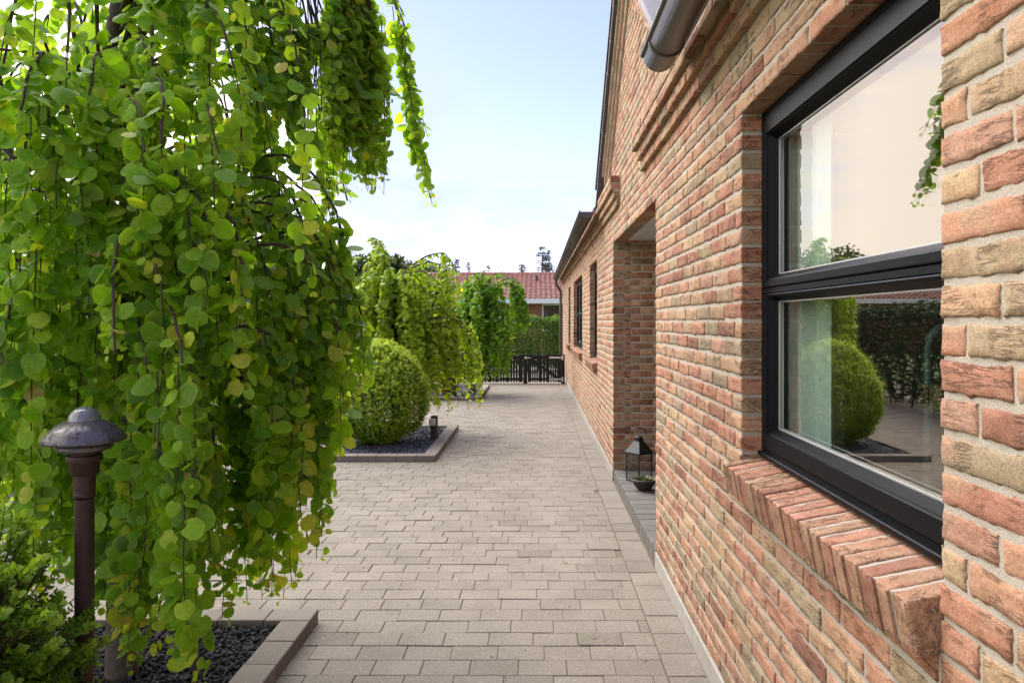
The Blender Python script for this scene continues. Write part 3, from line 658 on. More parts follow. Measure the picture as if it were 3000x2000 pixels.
def bez(p, n):
    p = np.asarray(p, float); t = np.linspace(0, 1, n)[:, None]
    if len(p) == 3: return (1-t)**2*p[0]+2*t*(1-t)*p[1]+t*t*p[2]
    return (1-t)**3*p[0]+3*t*(1-t)**2*p[1]+3*t*t*(1-t)*p[2]+t**3*p[3]
class Weeper:
    """weeping tree: limbs that arch over and hang; leaves in pairs down every hanging shoot"""
    def __init__(s, base, leaf, spacing, tip_r=.0015):
        s.base = np.array(base, float); s.L = leaf; s.sp = spacing; s.tw = MB(); s.P = []; s.N = []; s.T = []; s.S = []; s.R = []; s.A = []; s.tr = tip_r; s.floor = None; s.kf = None; s.dens = 1.
    def hang(s, pts, start=0., tone=0., young=.06, scale=1.):
        pts = np.asarray(pts, float); d = np.linalg.norm(np.diff(pts, axis=0), axis=1); cum = np.concatenate([[0], np.cumsum(d)]); tot = cum[-1]
        if tot < .05: return
        q = np.arange(start*tot, tot, s.sp/s.dens); q = q+rng.normal(0, s.sp*.25, len(q)); q = np.clip(q, 0, tot)
        X = np.stack([np.interp(q, cum, pts[:, i]) for i in range(3)], -1); n = len(q)
        if n == 0: return
        D = np.stack([np.interp(np.clip(q+.02, 0, tot), cum, pts[:, i]) for i in range(3)], -1) - np.stack([np.interp(np.clip(q-.02, 0, tot), cum, pts[:, i]) for i in range(3)], -1)
        D /= np.linalg.norm(D, axis=1)[:, None]+1e-9
        ph0 = rng.uniform(0, 6.28); tone = tone + rng.normal(0, .13)
        for side in (0, 1):
            ph = ph0 + np.arange(n)*1.57*.62 + side*np.pi + rng.normal(0, .5, n)
            az = np.stack([np.cos(ph), np.sin(ph), np.zeros(n)], -1)
            tipness = np.clip((q/tot-.80)/.20, 0, 1); sz = s.L*scale*rng.uniform(.50, 1.22, n)*(1-.68*tipness**1.2)
            out = X-s.base; out[:, 2] = 0; out /= np.linalg.norm(out, axis=1)[:, None]+1e-9
            pet = rng.uniform(.25, .55, n)[:, None]*s.L
            Pp = X + az*pet*.9 + np.array([0, 0, -.35])*pet
            Tt = np.array([0, 0, -1.])*.85 + az*.5 + rng.normal(0, .38, (n, 3))
            Nn = out*.38 + az*.5 + np.array([-.08, -.14, .38]) + rng.normal(0, .50, (n, 3))
            r = np.clip(rng.normal(.42+tone, .17, n) + .45*tipness*rng.random(n), .0, .92)
            yg = (rng.random(n) < young*tipness*2); r = np.where(yg, rng.uniform(.93, 1., n), r)
            s.P.append(Pp); s.N.append(Nn); s.T.append(Tt); s.S.append(sz); s.R.append(r); s.A.append(X)
    def shoot(s, p, tipz, sway=.06, out=None, tone=0., r0=.0027, start=.05, scale=1., lean=0.):
        p = np.array(p, float); tipz = max(tipz, s.floor(p) if s.floor else -9); o = p-s.base; o[2] = 0; o /= np.linalg.norm(o)+1e-9
        if out is not None: o = np.array(out, float)
        L = max(.15, p[2]-tipz); n = max(5, int(L/.08)); t = np.linspace(0, 1, n)
        w = rng.uniform(0, 6.28); X = p[None] + np.outer(np.minimum(1, t*2.2)**.6, o)*sway + np.outer(t, [0, 0, -L]) + np.outer(np.sin(t*5+w)*t, [rng.normal(0, .03), rng.normal(0, .03), 0]) + np.outer(t*t, o)*lean
        if s.kf is not None:
            bad = np.nonzero(~s.kf(X))[0]
            if len(bad): X = X[:bad[0]]
            if len(X) < 4: return X
        s.tw.tube(X, np.linspace(r0, s.tr, len(X)), 4, False); s.hang(X, start, tone, scale=scale); return X
    def limb(s, p0, apex, end, r0=.02, n=14, leafy=.3, tone=0.):
        p0, apex, end = [np.array(v, float) for v in (p0, apex, end)]
        c1 = p0*.45+apex*.55; c1[2] = apex[2]-.02*(apex[2]-p0[2]); A = bez([p0, c1, apex], n)
        c2 = apex+(apex-c1)*.55; c2[:2] = apex[:2]*.4+end[:2]*.6 if True else c2[:2]; c2[2] = apex[2]+.02; Bp = bez([apex, c2, end], n)
        X = np.concatenate([A, Bp[1:]]); X += np.cumsum(rng.normal(0, .004, X.shape), 0)*np.linspace(0, 1, len(X))[:, None]
        s.tw.tube(X, np.linspace(r0, .004, len(X))*1., 6, False)
        s.hang(X, leafy, tone); return X
    def finish(s, name, mat, root, keep=None, petiole=False, shape='round'):
        P, N, T, A = [np.concatenate(v) for v in (s.P, s.N, s.T, s.A)]; S, Rr = np.concatenate(s.S), np.concatenate(s.R)
        if keep is not None:
            k = keep(P); P, N, T, A, S, Rr = P[k], N[k], T[k], A[k], S[k], Rr[k]
        print(name, 'leaves', len(P))
        adopt(leaves('crown', P, N, T, S, Rr, mat, None, shape, petiole=A if petiole else None), root)
        adopt(s.tw.build('branches', M['twig']), root)

def px(x, y, Y):
    """point at distance Y seen at pixel (x, y) of the photograph - used to read off real positions"""
    return np.array([(x-1570)*Y/2130, Y, 1.5-(y-941)*Y/2130])

# --- the big near weeping tree
TB = (-1.72, 3.02, .03)
big = empty('weeping_tree', TB, 'large weeping tree with round green leaves hanging beside the mushroom lamp', 'tree', 'weeping trees along the paved drive')
tb = MB()
tk = np.array([(-1.72, 3.02, .0), (-1.70, 3.0, .5), (-1.74, 3.02, 1.0), (-1.80, 3.0, 1.5), (-1.83, 2.96, 2.0), (-1.76, 2.97, 2.5), (-1.68, 3.0, 3.1)])
tb.tube(np.stack([np.interp(np.linspace(0, 6, 25), range(7), tk[:, i]) for i in range(3)], -1), np.linspace(.062, .020, 25)*(1+.12*rng.random(25)), 12)
t2 = np.array([(-1.73, 3.02, 1.0), (-1.66, 3.06, 1.5), (-1.62, 3.05, 2.1), (-1.55, 3.1, 2.7), (-1.50, 3.12, 3.0)]); tb.tube(t2, np.linspace(.036, .014, 5), 10)
t3 = np.array([(-1.72, 3.02, .35), (-1.85, 3.1, .9), (-2.1, 3.12, 1.6), (-2.25, 3.1, 2.2), (-2.3, 3.1, 2.6)]); tb.tube(t3, np.linspace(.040, .014, 5), 10)
adopt(tb.build('trunk', M['bark']), big)
W = Weeper(TB, .058, .041); W.floor = lambda p: 2.12 if p[0] > xmax(1.95)*p[1]/3-.05 and p[2] > 2.2 else -9

def xmax(z):
    return np.interp(z, [.2, .35, .71, 1.02, 1.2, 1.39, 1.56, 1.85, 1.98, 2.06, 2.12, 3.6], [-1.02, -.98, -.90, -.84, -.74, -.70, -.73, -.80, -.88, -.90, -.66, -.60])
LAMP = np.array([-1.335, 2.15])
def vnoise(P, sc, seed=0):
    g = np.random.default_rng(seed); f = np.zeros(len(P))
    for i in range(7):
        k = g.normal(0, sc, 3); f += np.sin(P@k+g.uniform(0, 6.28))
    return f/7**.5
def keep_twig(P):
    d = np.hypot(P[:, 0]-LAMP[0], P[:, 1]-LAMP[1]); k = ~((d < .19) & (P[:, 2] < 1.32)) & ~((P[:, 2] < 1.27) & (P[:, 1] < 2.2) & (P[:, 0] < -1.13)) & (P[:, 2] > .06)
    return k & ((P[:, 0] < xmax(P[:, 2])*P[:, 1]/3+.05) | (P[:, 2] > 2.05))
def keep_big(P):
    d = np.hypot(P[:, 0]-LAMP[0], P[:, 1]-LAMP[1]); k = ~((d < .19) & (P[:, 2] < 1.32))
    k &= ~((P[:, 2] < 1.27) & (P[:, 1] < 2.2) & (P[:, 0] < -1.13))
    k &= P[:, 2] > .06
    k &= ~((P[:, 1] > 3.05) & (P[:, 0] < -.95) & (vnoise(P, 9, 77) > .25))
    k &= (P[:, 0] < xmax(P[:, 2])*P[:, 1]/3+.05) | (P[:, 2] > 2.05)
    return k
W.kf = keep_twig
# umbrella limbs from the upper trunk
for i in range(44):
    a = rng.uniform(0, 2*np.pi); r_ = rng.uniform(.45, 1.25); zs = rng.uniform(1.9, 3.05); st = np.array([np.interp(zs, tk[:, 2], tk[:, 0]), 3., zs])
    ra = r_*rng.uniform(.45, .7); za = rng.uniform(2.45, 3.35)-.25*(r_-.45); za = max(za, st[2]+.1)
    ap = np.array([TB[0]+ra*math.cos(a), TB[1]+ra*math.sin(a), za]); en = np.array([TB[0]+r_*math.cos(a), TB[1]+r_*math.sin(a), za-rng.uniform(.35, .7)])
    if en[0] > -.72*en[1]/3: continue
    if en[1] < 2.25: continue
    X = W.limb(st, ap, en, rng.uniform(.006, .011), leafy=.22, tone=.1)
    for j in range(rng.integers(1, 4)):
        p = X[rng.integers(9, len(X))]; W.shoot(p, p[2]-rng.uniform(.3, 1.1), .08, tone=.06, start=.08)
    W.shoot(X[-1], X[-1][2]-rng.uniform(.3, 1.0), .04, tone=.05)
# lower curtain limbs
for i in range(54):
    a = rng.uniform(-np.pi*.62, np.pi*1.38); r_ = rng.uniform(.6, 1.02); z0 = rng.uniform(1.15, 2.0)
    st = np.array([TB[0]+rng.normal(0, .03), TB[1]+rng.normal(0, .03), z0]); za = z0+rng.uniform(.12, .45); ra = r_*.55
    ap = np.array([TB[0]+ra*math.cos(a), TB[1]+ra*math.sin(a), za]); en = np.array([TB[0]+r_*math.cos(a), TB[1]+r_*math.sin(a), za-rng.uniform(.25, .55)])
    if en[0] > xmax(en[2])*en[1]/3-.02: continue
    if en[1] < 2.12 or (en[0] < -1.25 and en[1] < 2.35): continue
    X = W.limb(st, ap, en, .010, leafy=.45)
    zt = rng.uniform(.32, .75) if (en[0] > -1.5) else rng.uniform(.4, 1.0)
    W.shoot(X[-1], max(zt, .32), .03)
    for j in range(rng.integers(1, 4)):
        p = X[rng.integers(11, len(X))]; W.shoot(p, max(.34, p[2]-rng.uniform(.4, 1.2)), .06, start=.05)
# limbs whose place reads clearly in the photograph
def named(apx, endpx, tipy, Y0, Y1, st=(-1.76, 3., 2.75), tone=.05, subs=3, rr=.014, lean=.0):
    ap = px(*apx, Y0); en = px(*endpx, Y1); tone = tone+.03+rng.normal(0, .10); X = W.limb(st, ap, en, rr, leafy=.30, tone=tone)
    tz = 1.5-(tipy-941)*Y1/2130; W.shoot(en, tz, .02, tone=tone, lean=lean)
    for j in range(subs):
        p = X[rng.integers(15, len(X))]; W.shoot(p, max(tz+rng.uniform(-.05, .5), .3), .03, tone=tone)
for (ax, ay, ex_, ey, ty, ln) in ((1020, -190, 1175, 70, 585, .24), (1040, -170, 1180, 60, 560, .23), (1000, -160, 1150, 20, 470, .22), (1030, -150, 1165, 40, 380, .22), (1050, -120, 1185, 110, 575, .20)):
    named((ax, ay), (ex_, ey), ty, 3.7, 4.2+rng.normal(0, .04), subs=0, lean=ln, tone=-.02)
for (xx, ty, Y) in ((1110, 560, 3.6), (1090, 545, 3.55), (1060, 520, 3.5), (1035, 570, 3.45), (1010, 470, 3.4), (985, 420, 3.3), (960, 560, 3.2), (1105, 500, 3.65), (1080, 560, 3.5), (1070, 430, 3.6), (1050, 555, 3.55), (1020, 520, 3.4), (990, 520, 3.35), (940, 480, 3.3), (915, 520, 3.2), (820, 430, 3.1), (860, 500, 3.1), (890, 420, 3.2), (780, 470, 3.0), (840, 380, 3.15), (930, 380, 3.3), (1095, 440, 3.75), (1045, 400, 3.7)):
    named((xx-130, -170+rng.uniform(-40, 40)), (xx+rng.uniform(-6, 6), 60+rng.uniform(-40, 60)), ty, Y-.15, Y, subs=3)
for (xx, sy, ty, Y) in ((1000, 640, 1040, 3.0), (1020, 760, 1130, 3.05), (1052, 860, 1180, 3.0), (1065, 900, 1160, 3.1), (1005, 820, 1260, 2.9), (960, 700, 1480, 2.9), (930, 780, 1560, 2.85), (985, 900, 1320, 2.8),
                        (900, 800, 1640, 2.85), (860, 900, 1700, 2.9), (830, 1000, 1740, 3.0), (790, 1000, 1745, 3.05), (740, 900, 1760, 3.1), (690, 900, 1760, 3.0), (640, 800, 1700, 2.9), (880, 1150, 1600, 2.7)):
    named((xx-190, sy-190), (xx, sy+60), ty, Y-.1, Y, st=(-1.74, 3.0, rng.uniform(1.3, 1.9)), tone=.02, subs=3, rr=.009)
for (xx, sy, ty, Y) in ((560, 700, 1150, 2.35), (620, 690, 1100, 2.4), (690, 720, 1180, 2.4), (470, 760, 1300, 2.3), (520, 1000, 1900, 2.2), (460, 1050, 1960, 2.22), (570, 1150, 1990, 2.2), (400, 1000, 1900, 2.5), (385, 1200, 1960, 2.45), (540, 1400, 2010, 2.15), (480, 1300, 1990, 2.3),
                        (230, 500, 1000, 2.5), (300, 620, 1100, 2.5), (270, 420, 900, 2.45), (340, 560, 1000, 2.5), (200, 640, 1150, 2.6), (360, 400, 850, 2.5), (280, 760, 1200, 2.55), (340, 860, 1300, 2.6),
                        (300, 1120, 1800, 2.6), (330, 1000, 1850, 2.7), (360, 1180, 1900, 2.5), (290, 900, 1500, 2.6), (410, 1100, 1850, 2.55), (440, 900, 1700, 2.6), (30, 1000, 1500, 2.9), (80, 1050, 1600, 2.8), (140, 1000, 1650, 2.7), (20, 1100, 1650, 3.1), (110, 900, 1500, 3.2), (190, 1000, 1700, 2.9), (240, 1050, 1750, 2.9), (60, 1150, 1700, 3.3), (160, 1150, 1700, 3.3),
                        (90, 300, 700, 2.3), (30, 420, 900, 2.3), (160, 350, 800, 2.4), (60, 700, 1150, 2.4), (20, 900, 1150, 2.3), (250, 300, 760, 2.4), (540, 350, 800, 2.35), (620, 380, 850, 2.4), (420, 420, 760, 2.3)):
    named((xx+60 if xx < 400 else xx-60, sy-120), (xx, sy+40), ty, Y+.25, Y, st=(-1.74, 2.98, rng.uniform(1.6, 2.3) if sy < 800 else rng.uniform(1.2, 1.7)), tone=.08 if sy < 900 else -.02, subs=2, rr=.008)
W.finish('near', M['leaf'], big, keep_big, True)

# --- yellow-green weeping tree behind the egg bush
MBs = (-1.87, 9.85, .03)
mid = empty('weeping_tree', MBs, 'yellow green weeping tree rising behind the egg shaped bush', 'tree', 'weeping trees along the paved drive')
tb = MB(); tb.tube([MBs, (-1.86, 9.85, .6), (-1.83, 9.83, 1.2), (-1.88, 9.85, 1.7), (-1.95, 9.8, 2.1)], np.linspace(.07, .02, 5), 9)
tb.tube([(-1.84, 9.84, 1.1), (-1.7, 9.8, 1.6), (-1.62, 9.75, 2.05)], np.linspace(.035, .015, 3), 8); adopt(tb.build('trunk', M['bark']), mid)
W = Weeper(MBs, .066, .050, .002)
def arc(W, c, st, apx, endpx, tipy, Y, subs, tone=0., scale=1.):
    ap = px(*apx, Y+rng.normal(0, .12)); en = px(*endpx, Y+rng.normal(0, .12)); X = W.limb(st, ap, en, .014, leafy=.25, tone=tone)
    tz = 1.5-(tipy-941)*Y/2130; W.shoot(en, max(.12, tz), .03, tone=tone)
    for j in range(subs):
        p = X[rng.integers(5, len(X))]; W.shoot(p, max(.15, min(p[2]-.15, tz+rng.uniform(-.1, .5))), .06, tone=tone)
top = (-1.93, 9.8, 2.0); low = (-1.85, 9.84, 1.35)
arc(W, MBs, top, (1085, 697), (1135, 760), 860, 9.8, 3); arc(W, MBs, top, (1100, 715), (1145, 800), 900, 9.6, 4)
arc(W, MBs, top, (1290, 742), (1325, 790), 930, 9.9, 4); arc(W, MBs, top, (1260, 770), (1318, 830), 960, 10., 5); arc(W, MBs, top, (1220, 800), (1300, 870), 980, 9.7, 5)
arc(W, MBs, top, (1050, 750), (1018, 800), 1010, 9.7, 5); arc(W, MBs, top, (1080, 790), (1030, 860), 1060, 9.5, 6); arc(W, MBs, top, (1190, 800), (1230, 860), 1000, 9.4, 5)
for (x1, y1, x2, y2, ty) in ((1290, 905, 1360, 960, 1130), (1320, 925, 1392, 990, 1150), (1330, 940, 1400, 1010, 1195), (1300, 930, 1372, 1000, 1205), (1280, 950, 1340, 1020, 1120), (1250, 930, 1275, 1000, 1195), (1240, 900, 1262, 1000, 1180), (1260, 930, 1310, 1010, 1110)):
    arc(W, MBs, low, (x1, y1), (x2, y2), ty, 9.7, 6, .08)
for i in range(62):
    a = rng.uniform(0, 6.28); r_ = rng.uniform(.15, .74); z = rng.uniform(1.5, 2.25)
    st = np.array([MBs[0]-.03, MBs[1], rng.uniform(1.2, 2.0)]); ap = np.array([MBs[0]+.6*r_*math.cos(a), MBs[1]+.6*r_*math.sin(a), z]); en = np.array([MBs[0]+r_*math.cos(a), MBs[1]+r_*math.sin(a), z-rng.uniform(.2, .45)])
    X = W.limb(st, ap, en, .01, leafy=.3)
    for j in range(4):
        p = X[rng.integers(8, len(X))]; W.shoot(p, max(.45, p[2]-rng.uniform(.3, .9)), .07)
W.finish('mid', M['leaf_yellow'], mid, shape='lite')
# --- green weeping tree by the gate
GB = (-1.32, 15.1, .03)
far = empty('weeping_tree', GB, 'mid green weeping tree standing next to the black gate', 'tree', 'weeping trees along the paved drive')
tb = MB(); tb.tube([GB, (-1.3, 15.1, .8), (-1.22, 15.1, 1.5), (-1.2, 15.1, 2.1)], np.linspace(.07, .025, 4), 9); adopt(tb.build('trunk', M['bark']), far)
W = Weeper(GB, .082, .062, .002); top = (-1.2, 15.1, 1.95); low = (-1.24, 15.1, 1.4)
for (x1, y1, x2, y2, ty, n_) in ((1400, 800, 1350, 850, 1010, 7), (1420, 795, 1390, 840, 1040, 7), (1460, 800, 1500, 850, 930, 4), (1500, 815, 1538, 880, 985, 7), (1505, 825, 1530, 900, 975, 7), (1490, 830, 1515, 900, 960, 6),
                                (1400, 830, 1345, 880, 960, 7), (1440, 830, 1420, 900, 1050, 7), (1440, 900, 1480, 960, 1105, 8), (1450, 930, 1485, 990, 1100, 8), (1420, 930, 1400, 990, 1090, 8), (1400, 950, 1405, 1000, 1125, 8), (1445, 940, 1450, 1000, 1110, 8), (1380, 900, 1350, 950, 1060, 7)):
    arc(W, GB, top if y1 < 850 else low, (x1, y1), (x2, y2), ty, 14.9, n_, -.03)
for i in range(46):
    a = rng.uniform(0, 6.28); r_ = rng.uniform(.15, .75); z = rng.uniform(1.4, 2.3); st = np.array([GB[0]+.08, GB[1], rng.uniform(1.1, 1.9)])
    ap = np.array([GB[0]+.08+.6*r_*math.cos(a), GB[1]+.6*r_*math.sin(a), z]); en = np.array([GB[0]+.05+r_*math.cos(a), GB[1]+r_*math.sin(a), z-rng.uniform(.2, .45)]); X = W.limb(st, ap, en, .01, leafy=.3, tone=-.05)
    for j in range(4):
        p = X[rng.integers(8, len(X))]; W.shoot(p, max(.25, p[2]-rng.uniform(.3, 1.0)), .07, tone=-.05)
W.finish('far', M['leaf_mid'], far, shape='lite')

# --- clipped bushes and hedges: leaf-sized faces spread through the outer shell
def vnoise(P, sc, seed=0):
    g = np.random.default_rng(seed); f = np.zeros(len(P))
    for i in range(7):
        k = g.normal(0, sc, 3); f += np.sin(P@k+g.uniform(0, 6.28))
    return f/7**.5
def puff(name, P, Nn, size, mat, parent, tone=None, up=.35):
    n = len(P); T = rng.normal(size=(n, 3))+np.array([0, 0, up])+Nn*.6; N2 = Nn*.7+rng.normal(0, .6, (n, 3))+np.array([0, 0, .25])
    r = np.clip(rng.normal(.5, .2, n)+(0 if tone is None else tone), 0, 1)
    o = leaves(name, P, N2, T, size*rng.uniform(.6, 1.2, n), r, mat, None, 'dia'); return adopt(o, parent) if parent else o
# egg bush
EC = np.array([-1.86, 8.72, .62]); egg = empty('egg_shaped_bush', (EC[0], EC[1], .03), 'clipped egg shaped boxwood bush in the middle slate bed', 'bush')
def eggpts(n, rx, ry, zlo, zhi, seed, dmin=.72):
    u = rng.uniform(-1, 1, n); a = rng.uniform(0, 6.28, n); zz = (zlo+zhi)/2+u*(zhi-zlo)/2; w = np.sqrt(np.clip(1-u*u, 0, 1))*(1-.16*u); w = np.maximum(w, .3*(u < 0))
    d = np.stack([np.cos(a)*w, np.sin(a)*w, u], -1); P = np.stack([np.cos(a)*w*rx, np.sin(a)*w*ry, zz], -1)
    bumpy = 1+.022*vnoise(P, 12, seed)+.022*vnoise(P, 34, seed+1)
    k = bumpy*(dmin+(1-dmin)*rng.random(n)**.35); return P, d, k
def sprigs(C0, P, d, L, nl, size, mat, root, tone, out=.8):
    n = len(P); ax = d*out+np.array([0, 0, .45])+rng.normal(0, .38, (n, 3)); ax /= np.linalg.norm(ax, axis=1)[:, None]
    tt = np.tile(np.linspace(.05, 1, nl), n); A = np.repeat(ax, nl, 0); B0 = np.repeat(C0+P, nl, 0); Ls = np.repeat(L*rng.uniform(.7, 1.3, n), nl)
    r = rng.normal(size=(n*nl, 3)); sd = np.cross(A, r); sd /= np.linalg.norm(sd, axis=1)[:, None]
    Q = B0+A*(tt*Ls)[:, None]+rng.normal(0, .004, (n*nl, 3)); T = sd*(1.1-.7*tt)[:, None]+A*(.5+.5*tt)[:, None]; N = A*.8-sd*.4+rng.normal(0, .25, (n*nl, 3))
    rr = np.clip(np.repeat(tone, nl)+.34*(tt-.5)+rng.normal(0, .07, n*nl), 0, .93)
    return Q, N, T, size*rng.uniform(.7, 1.2, n*nl)*(1-.25*tt), rr
P, d, k = eggpts(5200, .54, .52, -.55, .63, 3, .86); Pk = P*k[:, None]; kk = ~((vnoise(P, 5, 9) > .9) & (d[:, 2] < .1) & (rng.random(len(d)) < .75)); P, d, Pk = P[kk], d[kk], Pk[kk]
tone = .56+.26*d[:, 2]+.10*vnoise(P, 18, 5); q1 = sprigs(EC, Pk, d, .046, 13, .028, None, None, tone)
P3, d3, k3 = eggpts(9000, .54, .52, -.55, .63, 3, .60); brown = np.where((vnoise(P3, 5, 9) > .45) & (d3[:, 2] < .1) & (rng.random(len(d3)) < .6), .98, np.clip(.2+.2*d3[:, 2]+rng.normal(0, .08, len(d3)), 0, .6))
low = d3[:, 2] > -.85
q2 = (EC+P3[low]*(k3[low]*.97)[:, None], d3[low]+rng.normal(0, .6, (low.sum(), 3)), rng.normal(size=(low.sum(), 3))+np.array([0, 0, .4]), .034*rng.uniform(.7, 1.2, low.sum()), brown[low])
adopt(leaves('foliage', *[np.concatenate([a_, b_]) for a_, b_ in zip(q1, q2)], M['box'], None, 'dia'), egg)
b = MB()
for i in range(16):
    a = rng.uniform(0, 6.28); r_ = rng.uniform(.1, .36); b.tube(bez([(EC[0]+.05*math.cos(a), EC[1]+.05*math.sin(a), .03), (EC[0]+.7*r_*math.cos(a), EC[1]+.7*r_*math.sin(a), .10), (EC[0]+r_*math.cos(a), EC[1]+r_*math.sin(a), .35+.5*rng.random())], 7), np.linspace(.016, .006, 7), 6)
adopt(b.build('stems', M['twig']), egg)
# box shrub at the lower left, with leafy sprigs
SC = np.array([-1.55, 1.93, .50]); shr = empty('box_shrub', (SC[0], SC[1], .03), 'dark green box shrub with pale leafy tips beside the mushroom lamp pole', 'shrub')
Pl = []; Nl = []; Tl = []; Rl = []; b = MB()
for i in range(900):
    u = rng.uniform(-.9, 1); a = rng.uniform(0, 6.28); w = math.sqrt(1-u*u); dd = np.array([math.cos(a)*w, math.sin(a)*w, u]); r_ = rng.uniform(.55, 1.12)
    e = SC+dd*np.array([.25, .27, .42])*r_; di = dd*.7+np.array([0, 0, .5])+rng.normal(0, .3, 3); di /= np.linalg.norm(di); L = rng.uniform(.05, .11); tip = e+di*L
    b.tube(np.array([SC+(e-SC)*.35, e, tip]), [.003, .002, .0012], 4, False)
    m_ = int(L/.009); ts = np.linspace(0, 1, m_)
    s1 = np.cross(di, rng.normal(size=3)); s1 /= np.linalg.norm(s1); s2 = np.cross(di, s1); tn = rng.normal(0, .1)+.25*(r_-.8)
    for q, tt in enumerate(ts):
        for sg in (1, -1):
            sd = (s1 if q % 2 else s2)*sg; Pl.append(e+di*L*tt); Tl.append(sd*.8+di*.75+rng.normal(0, .12, 3)); Nl.append(di*.8-sd*.5+rng.normal(0, .2, 3)); Rl.append(np.clip(.35+tn+.35*tt+rng.normal(0, .1), 0, 1))
adopt(leaves('foliage', np.array(Pl), np.array(Nl), np.array(Tl), rng.uniform(.014, .024, len(Pl)), np.array(Rl), M['box_dark'], None, 'lite', .25), shr)
for i in range(7): b.tube(bez([(SC[0], SC[1], .03), (SC[0]+rng.normal(0, .06), SC[1]+rng.normal(0, .06), .25), SC+rng.normal(0, .1, 3)], 6), np.linspace(.012, .004, 6), 6)
adopt(b.build('stems', M['twig']), shr)
# multi-stem olive shrub in the far bed
VC = np.array([-1.72, 14.35, .62]); oli = empty('olive_shrub', (VC[0], VC[1], .03), 'brownish multi stemmed shrub with bare base in the far bed', 'shrub')
b = MB()
for i in range(46):
    a = rng.uniform(0, 6.28); r_ = rng.uniform(.1, .5); b.tube(bez([(VC[0]+.10*math.cos(a), VC[1]+.10*math.sin(a), .03), (VC[0]+.5*r_*math.cos(a), VC[1]+.5*r_*math.sin(a), .35), (VC[0]+r_*math.cos(a), VC[1]+r_*math.sin(a), .6+.5*rng.random())], 6), np.linspace(.018, .006, 6), 5)
adopt(b.build('stems', M['tan_twig']), oli)
P, d, k = eggpts(7000, .50, .45, -.32, .50, 13, .5); puff('foliage', VC+P*k[:, None], d, .045, M['olive'], oli)
def hedge_block(name, x0, x1, y0, y1, z1, n, size, mat, label, zlo=.1, gap=0., seed=1):
    root = empty(name, ((x0+x1)/2, (y0+y1)/2, 0), label, 'hedge')
    A = [(x1-x0)*(y1-y0), (x1-x0)*z1, (x1-x0)*z1, (y1-y0)*z1, (y1-y0)*z1]; A = np.array(A)/sum(A); f = rng.choice(5, n, p=A)
    P = np.stack([rng.uniform(x0, x1, n), rng.uniform(y0, y1, n), rng.uniform(zlo, z1, n)], -1); N = np.zeros((n, 3)); dep = rng.random(n)**2*.18
    for i, (ax, sd, v) in enumerate(((2, 1, z1), (1, -1, y0), (1, 1, y1), (0, -1, x0), (0, 1, x1))):
        m_ = f == i; P[m_, ax] = v-sd*dep[m_]; N[m_, ax] = sd
    P += N*(.07*vnoise(P, 5, seed)+.05*vnoise(P, 13, seed+1))[:, None]; P[:, 2] += rng.normal(0, .015, n)
    if gap:
        keepm = ~((vnoise(P, 3.2, seed+4) > 1.0) & (P[:, 2] < z1*.65)) | (rng.random(n) < 1-gap); P, N = P[keepm], N[keepm]
    puff('foliage', P, N, size, mat, root, .16*vnoise(P, 6, seed+2)); b = MB()
    L = max(x1-x0, y1-y0); m_ = int(L/.3)
    for i in range(m_):
        c = np.array([rng.uniform(x0+.1, x1-.1), rng.uniform(y0+.1, y1-.1), 0.])
        for j in range(3): b.tube([c, c+np.array([rng.normal(0, .08), rng.normal(0, .08), z1*.45]), c+np.array([rng.normal(0, .18), rng.normal(0, .15), z1*.9])], [.018, .012, .004], 5, False)
    adopt(b.build('stems', M['twig']), root)
hedge_block('hedge', -2.9, .72, 21.6, 22.6, 1.62, 22000, .075, M['hedge'], 'clipped green hedge behind the black gate', gap=.5)
hedge_block('hedge', -5.6, -4.7, 2.0, 20.5, 1.75, 60000, .075, M['darkhedge'], 'dark hedge running along the left side of the garden', seed=21)

# ------------------------------------------------------------------ small things
# mushroom garden lamp
lamp = empty('garden_lamp', (LAMP[0], LAMP[1], .03), 'rusty brown mushroom garden lamp with speckled cap and glass dome', 'garden lamp')
b = MB(); b.lathe([(.030, 0), (.030, .93)], (*LAMP, .03), 24); adopt(b.build('pole', M['lamppost']), lamp)
b = MB()
for prof in ([(.0315, .965), (.034, .967), (.034, .978), (.0315, .980)], [(.0335, .980), (.0345, 1.03)], [(.038, 1.03), (.044, 1.034), (.048, 1.066), (.050, 1.068)], [(.053, 1.068), (.0555, 1.071), (.0555, 1.084), (.053, 1.087)], [(.040, 1.087), (.040, 1.094)], [(.057, 1.094), (.060, 1.097), (.060, 1.106), (.057, 1.109)], [(.045, 1.109), (.045, 1.135)]):
    b.lathe(prof, (*LAMP, 0), 28)
adopt(b.build('collar', M['lamppost']), lamp)
b = MB(); b.lathe([(.078, -.004), (.088, .0), (.127, .004), (.131, .010), (.123, .020), (.110, .034), (.090, .049), (.069, .060), (.050, .066), (.047, .066), (.090, .036), (.120, .012), (.085, .006)], (*LAMP, 1.122), 40, cap=False); b.lathe([(.085, -.018), (.088, -.010), (.084, -.002), (.0, -.002)], (*LAMP, 1.122), 32, cap=False); adopt(b.build('lamp_shade', M['lampcap']), lamp)
b = MB(); b.lathe([(.052, -.004), (.0505, .006), (.0465, .017), (.039, .027), (.028, .035), (.014, .040), (.0, .0415)], (*LAMP, 1.186), 28); adopt(b.build('glass_dome', M['lampglass']), lamp)
lamp.scale = (.86, .86, 1.018)
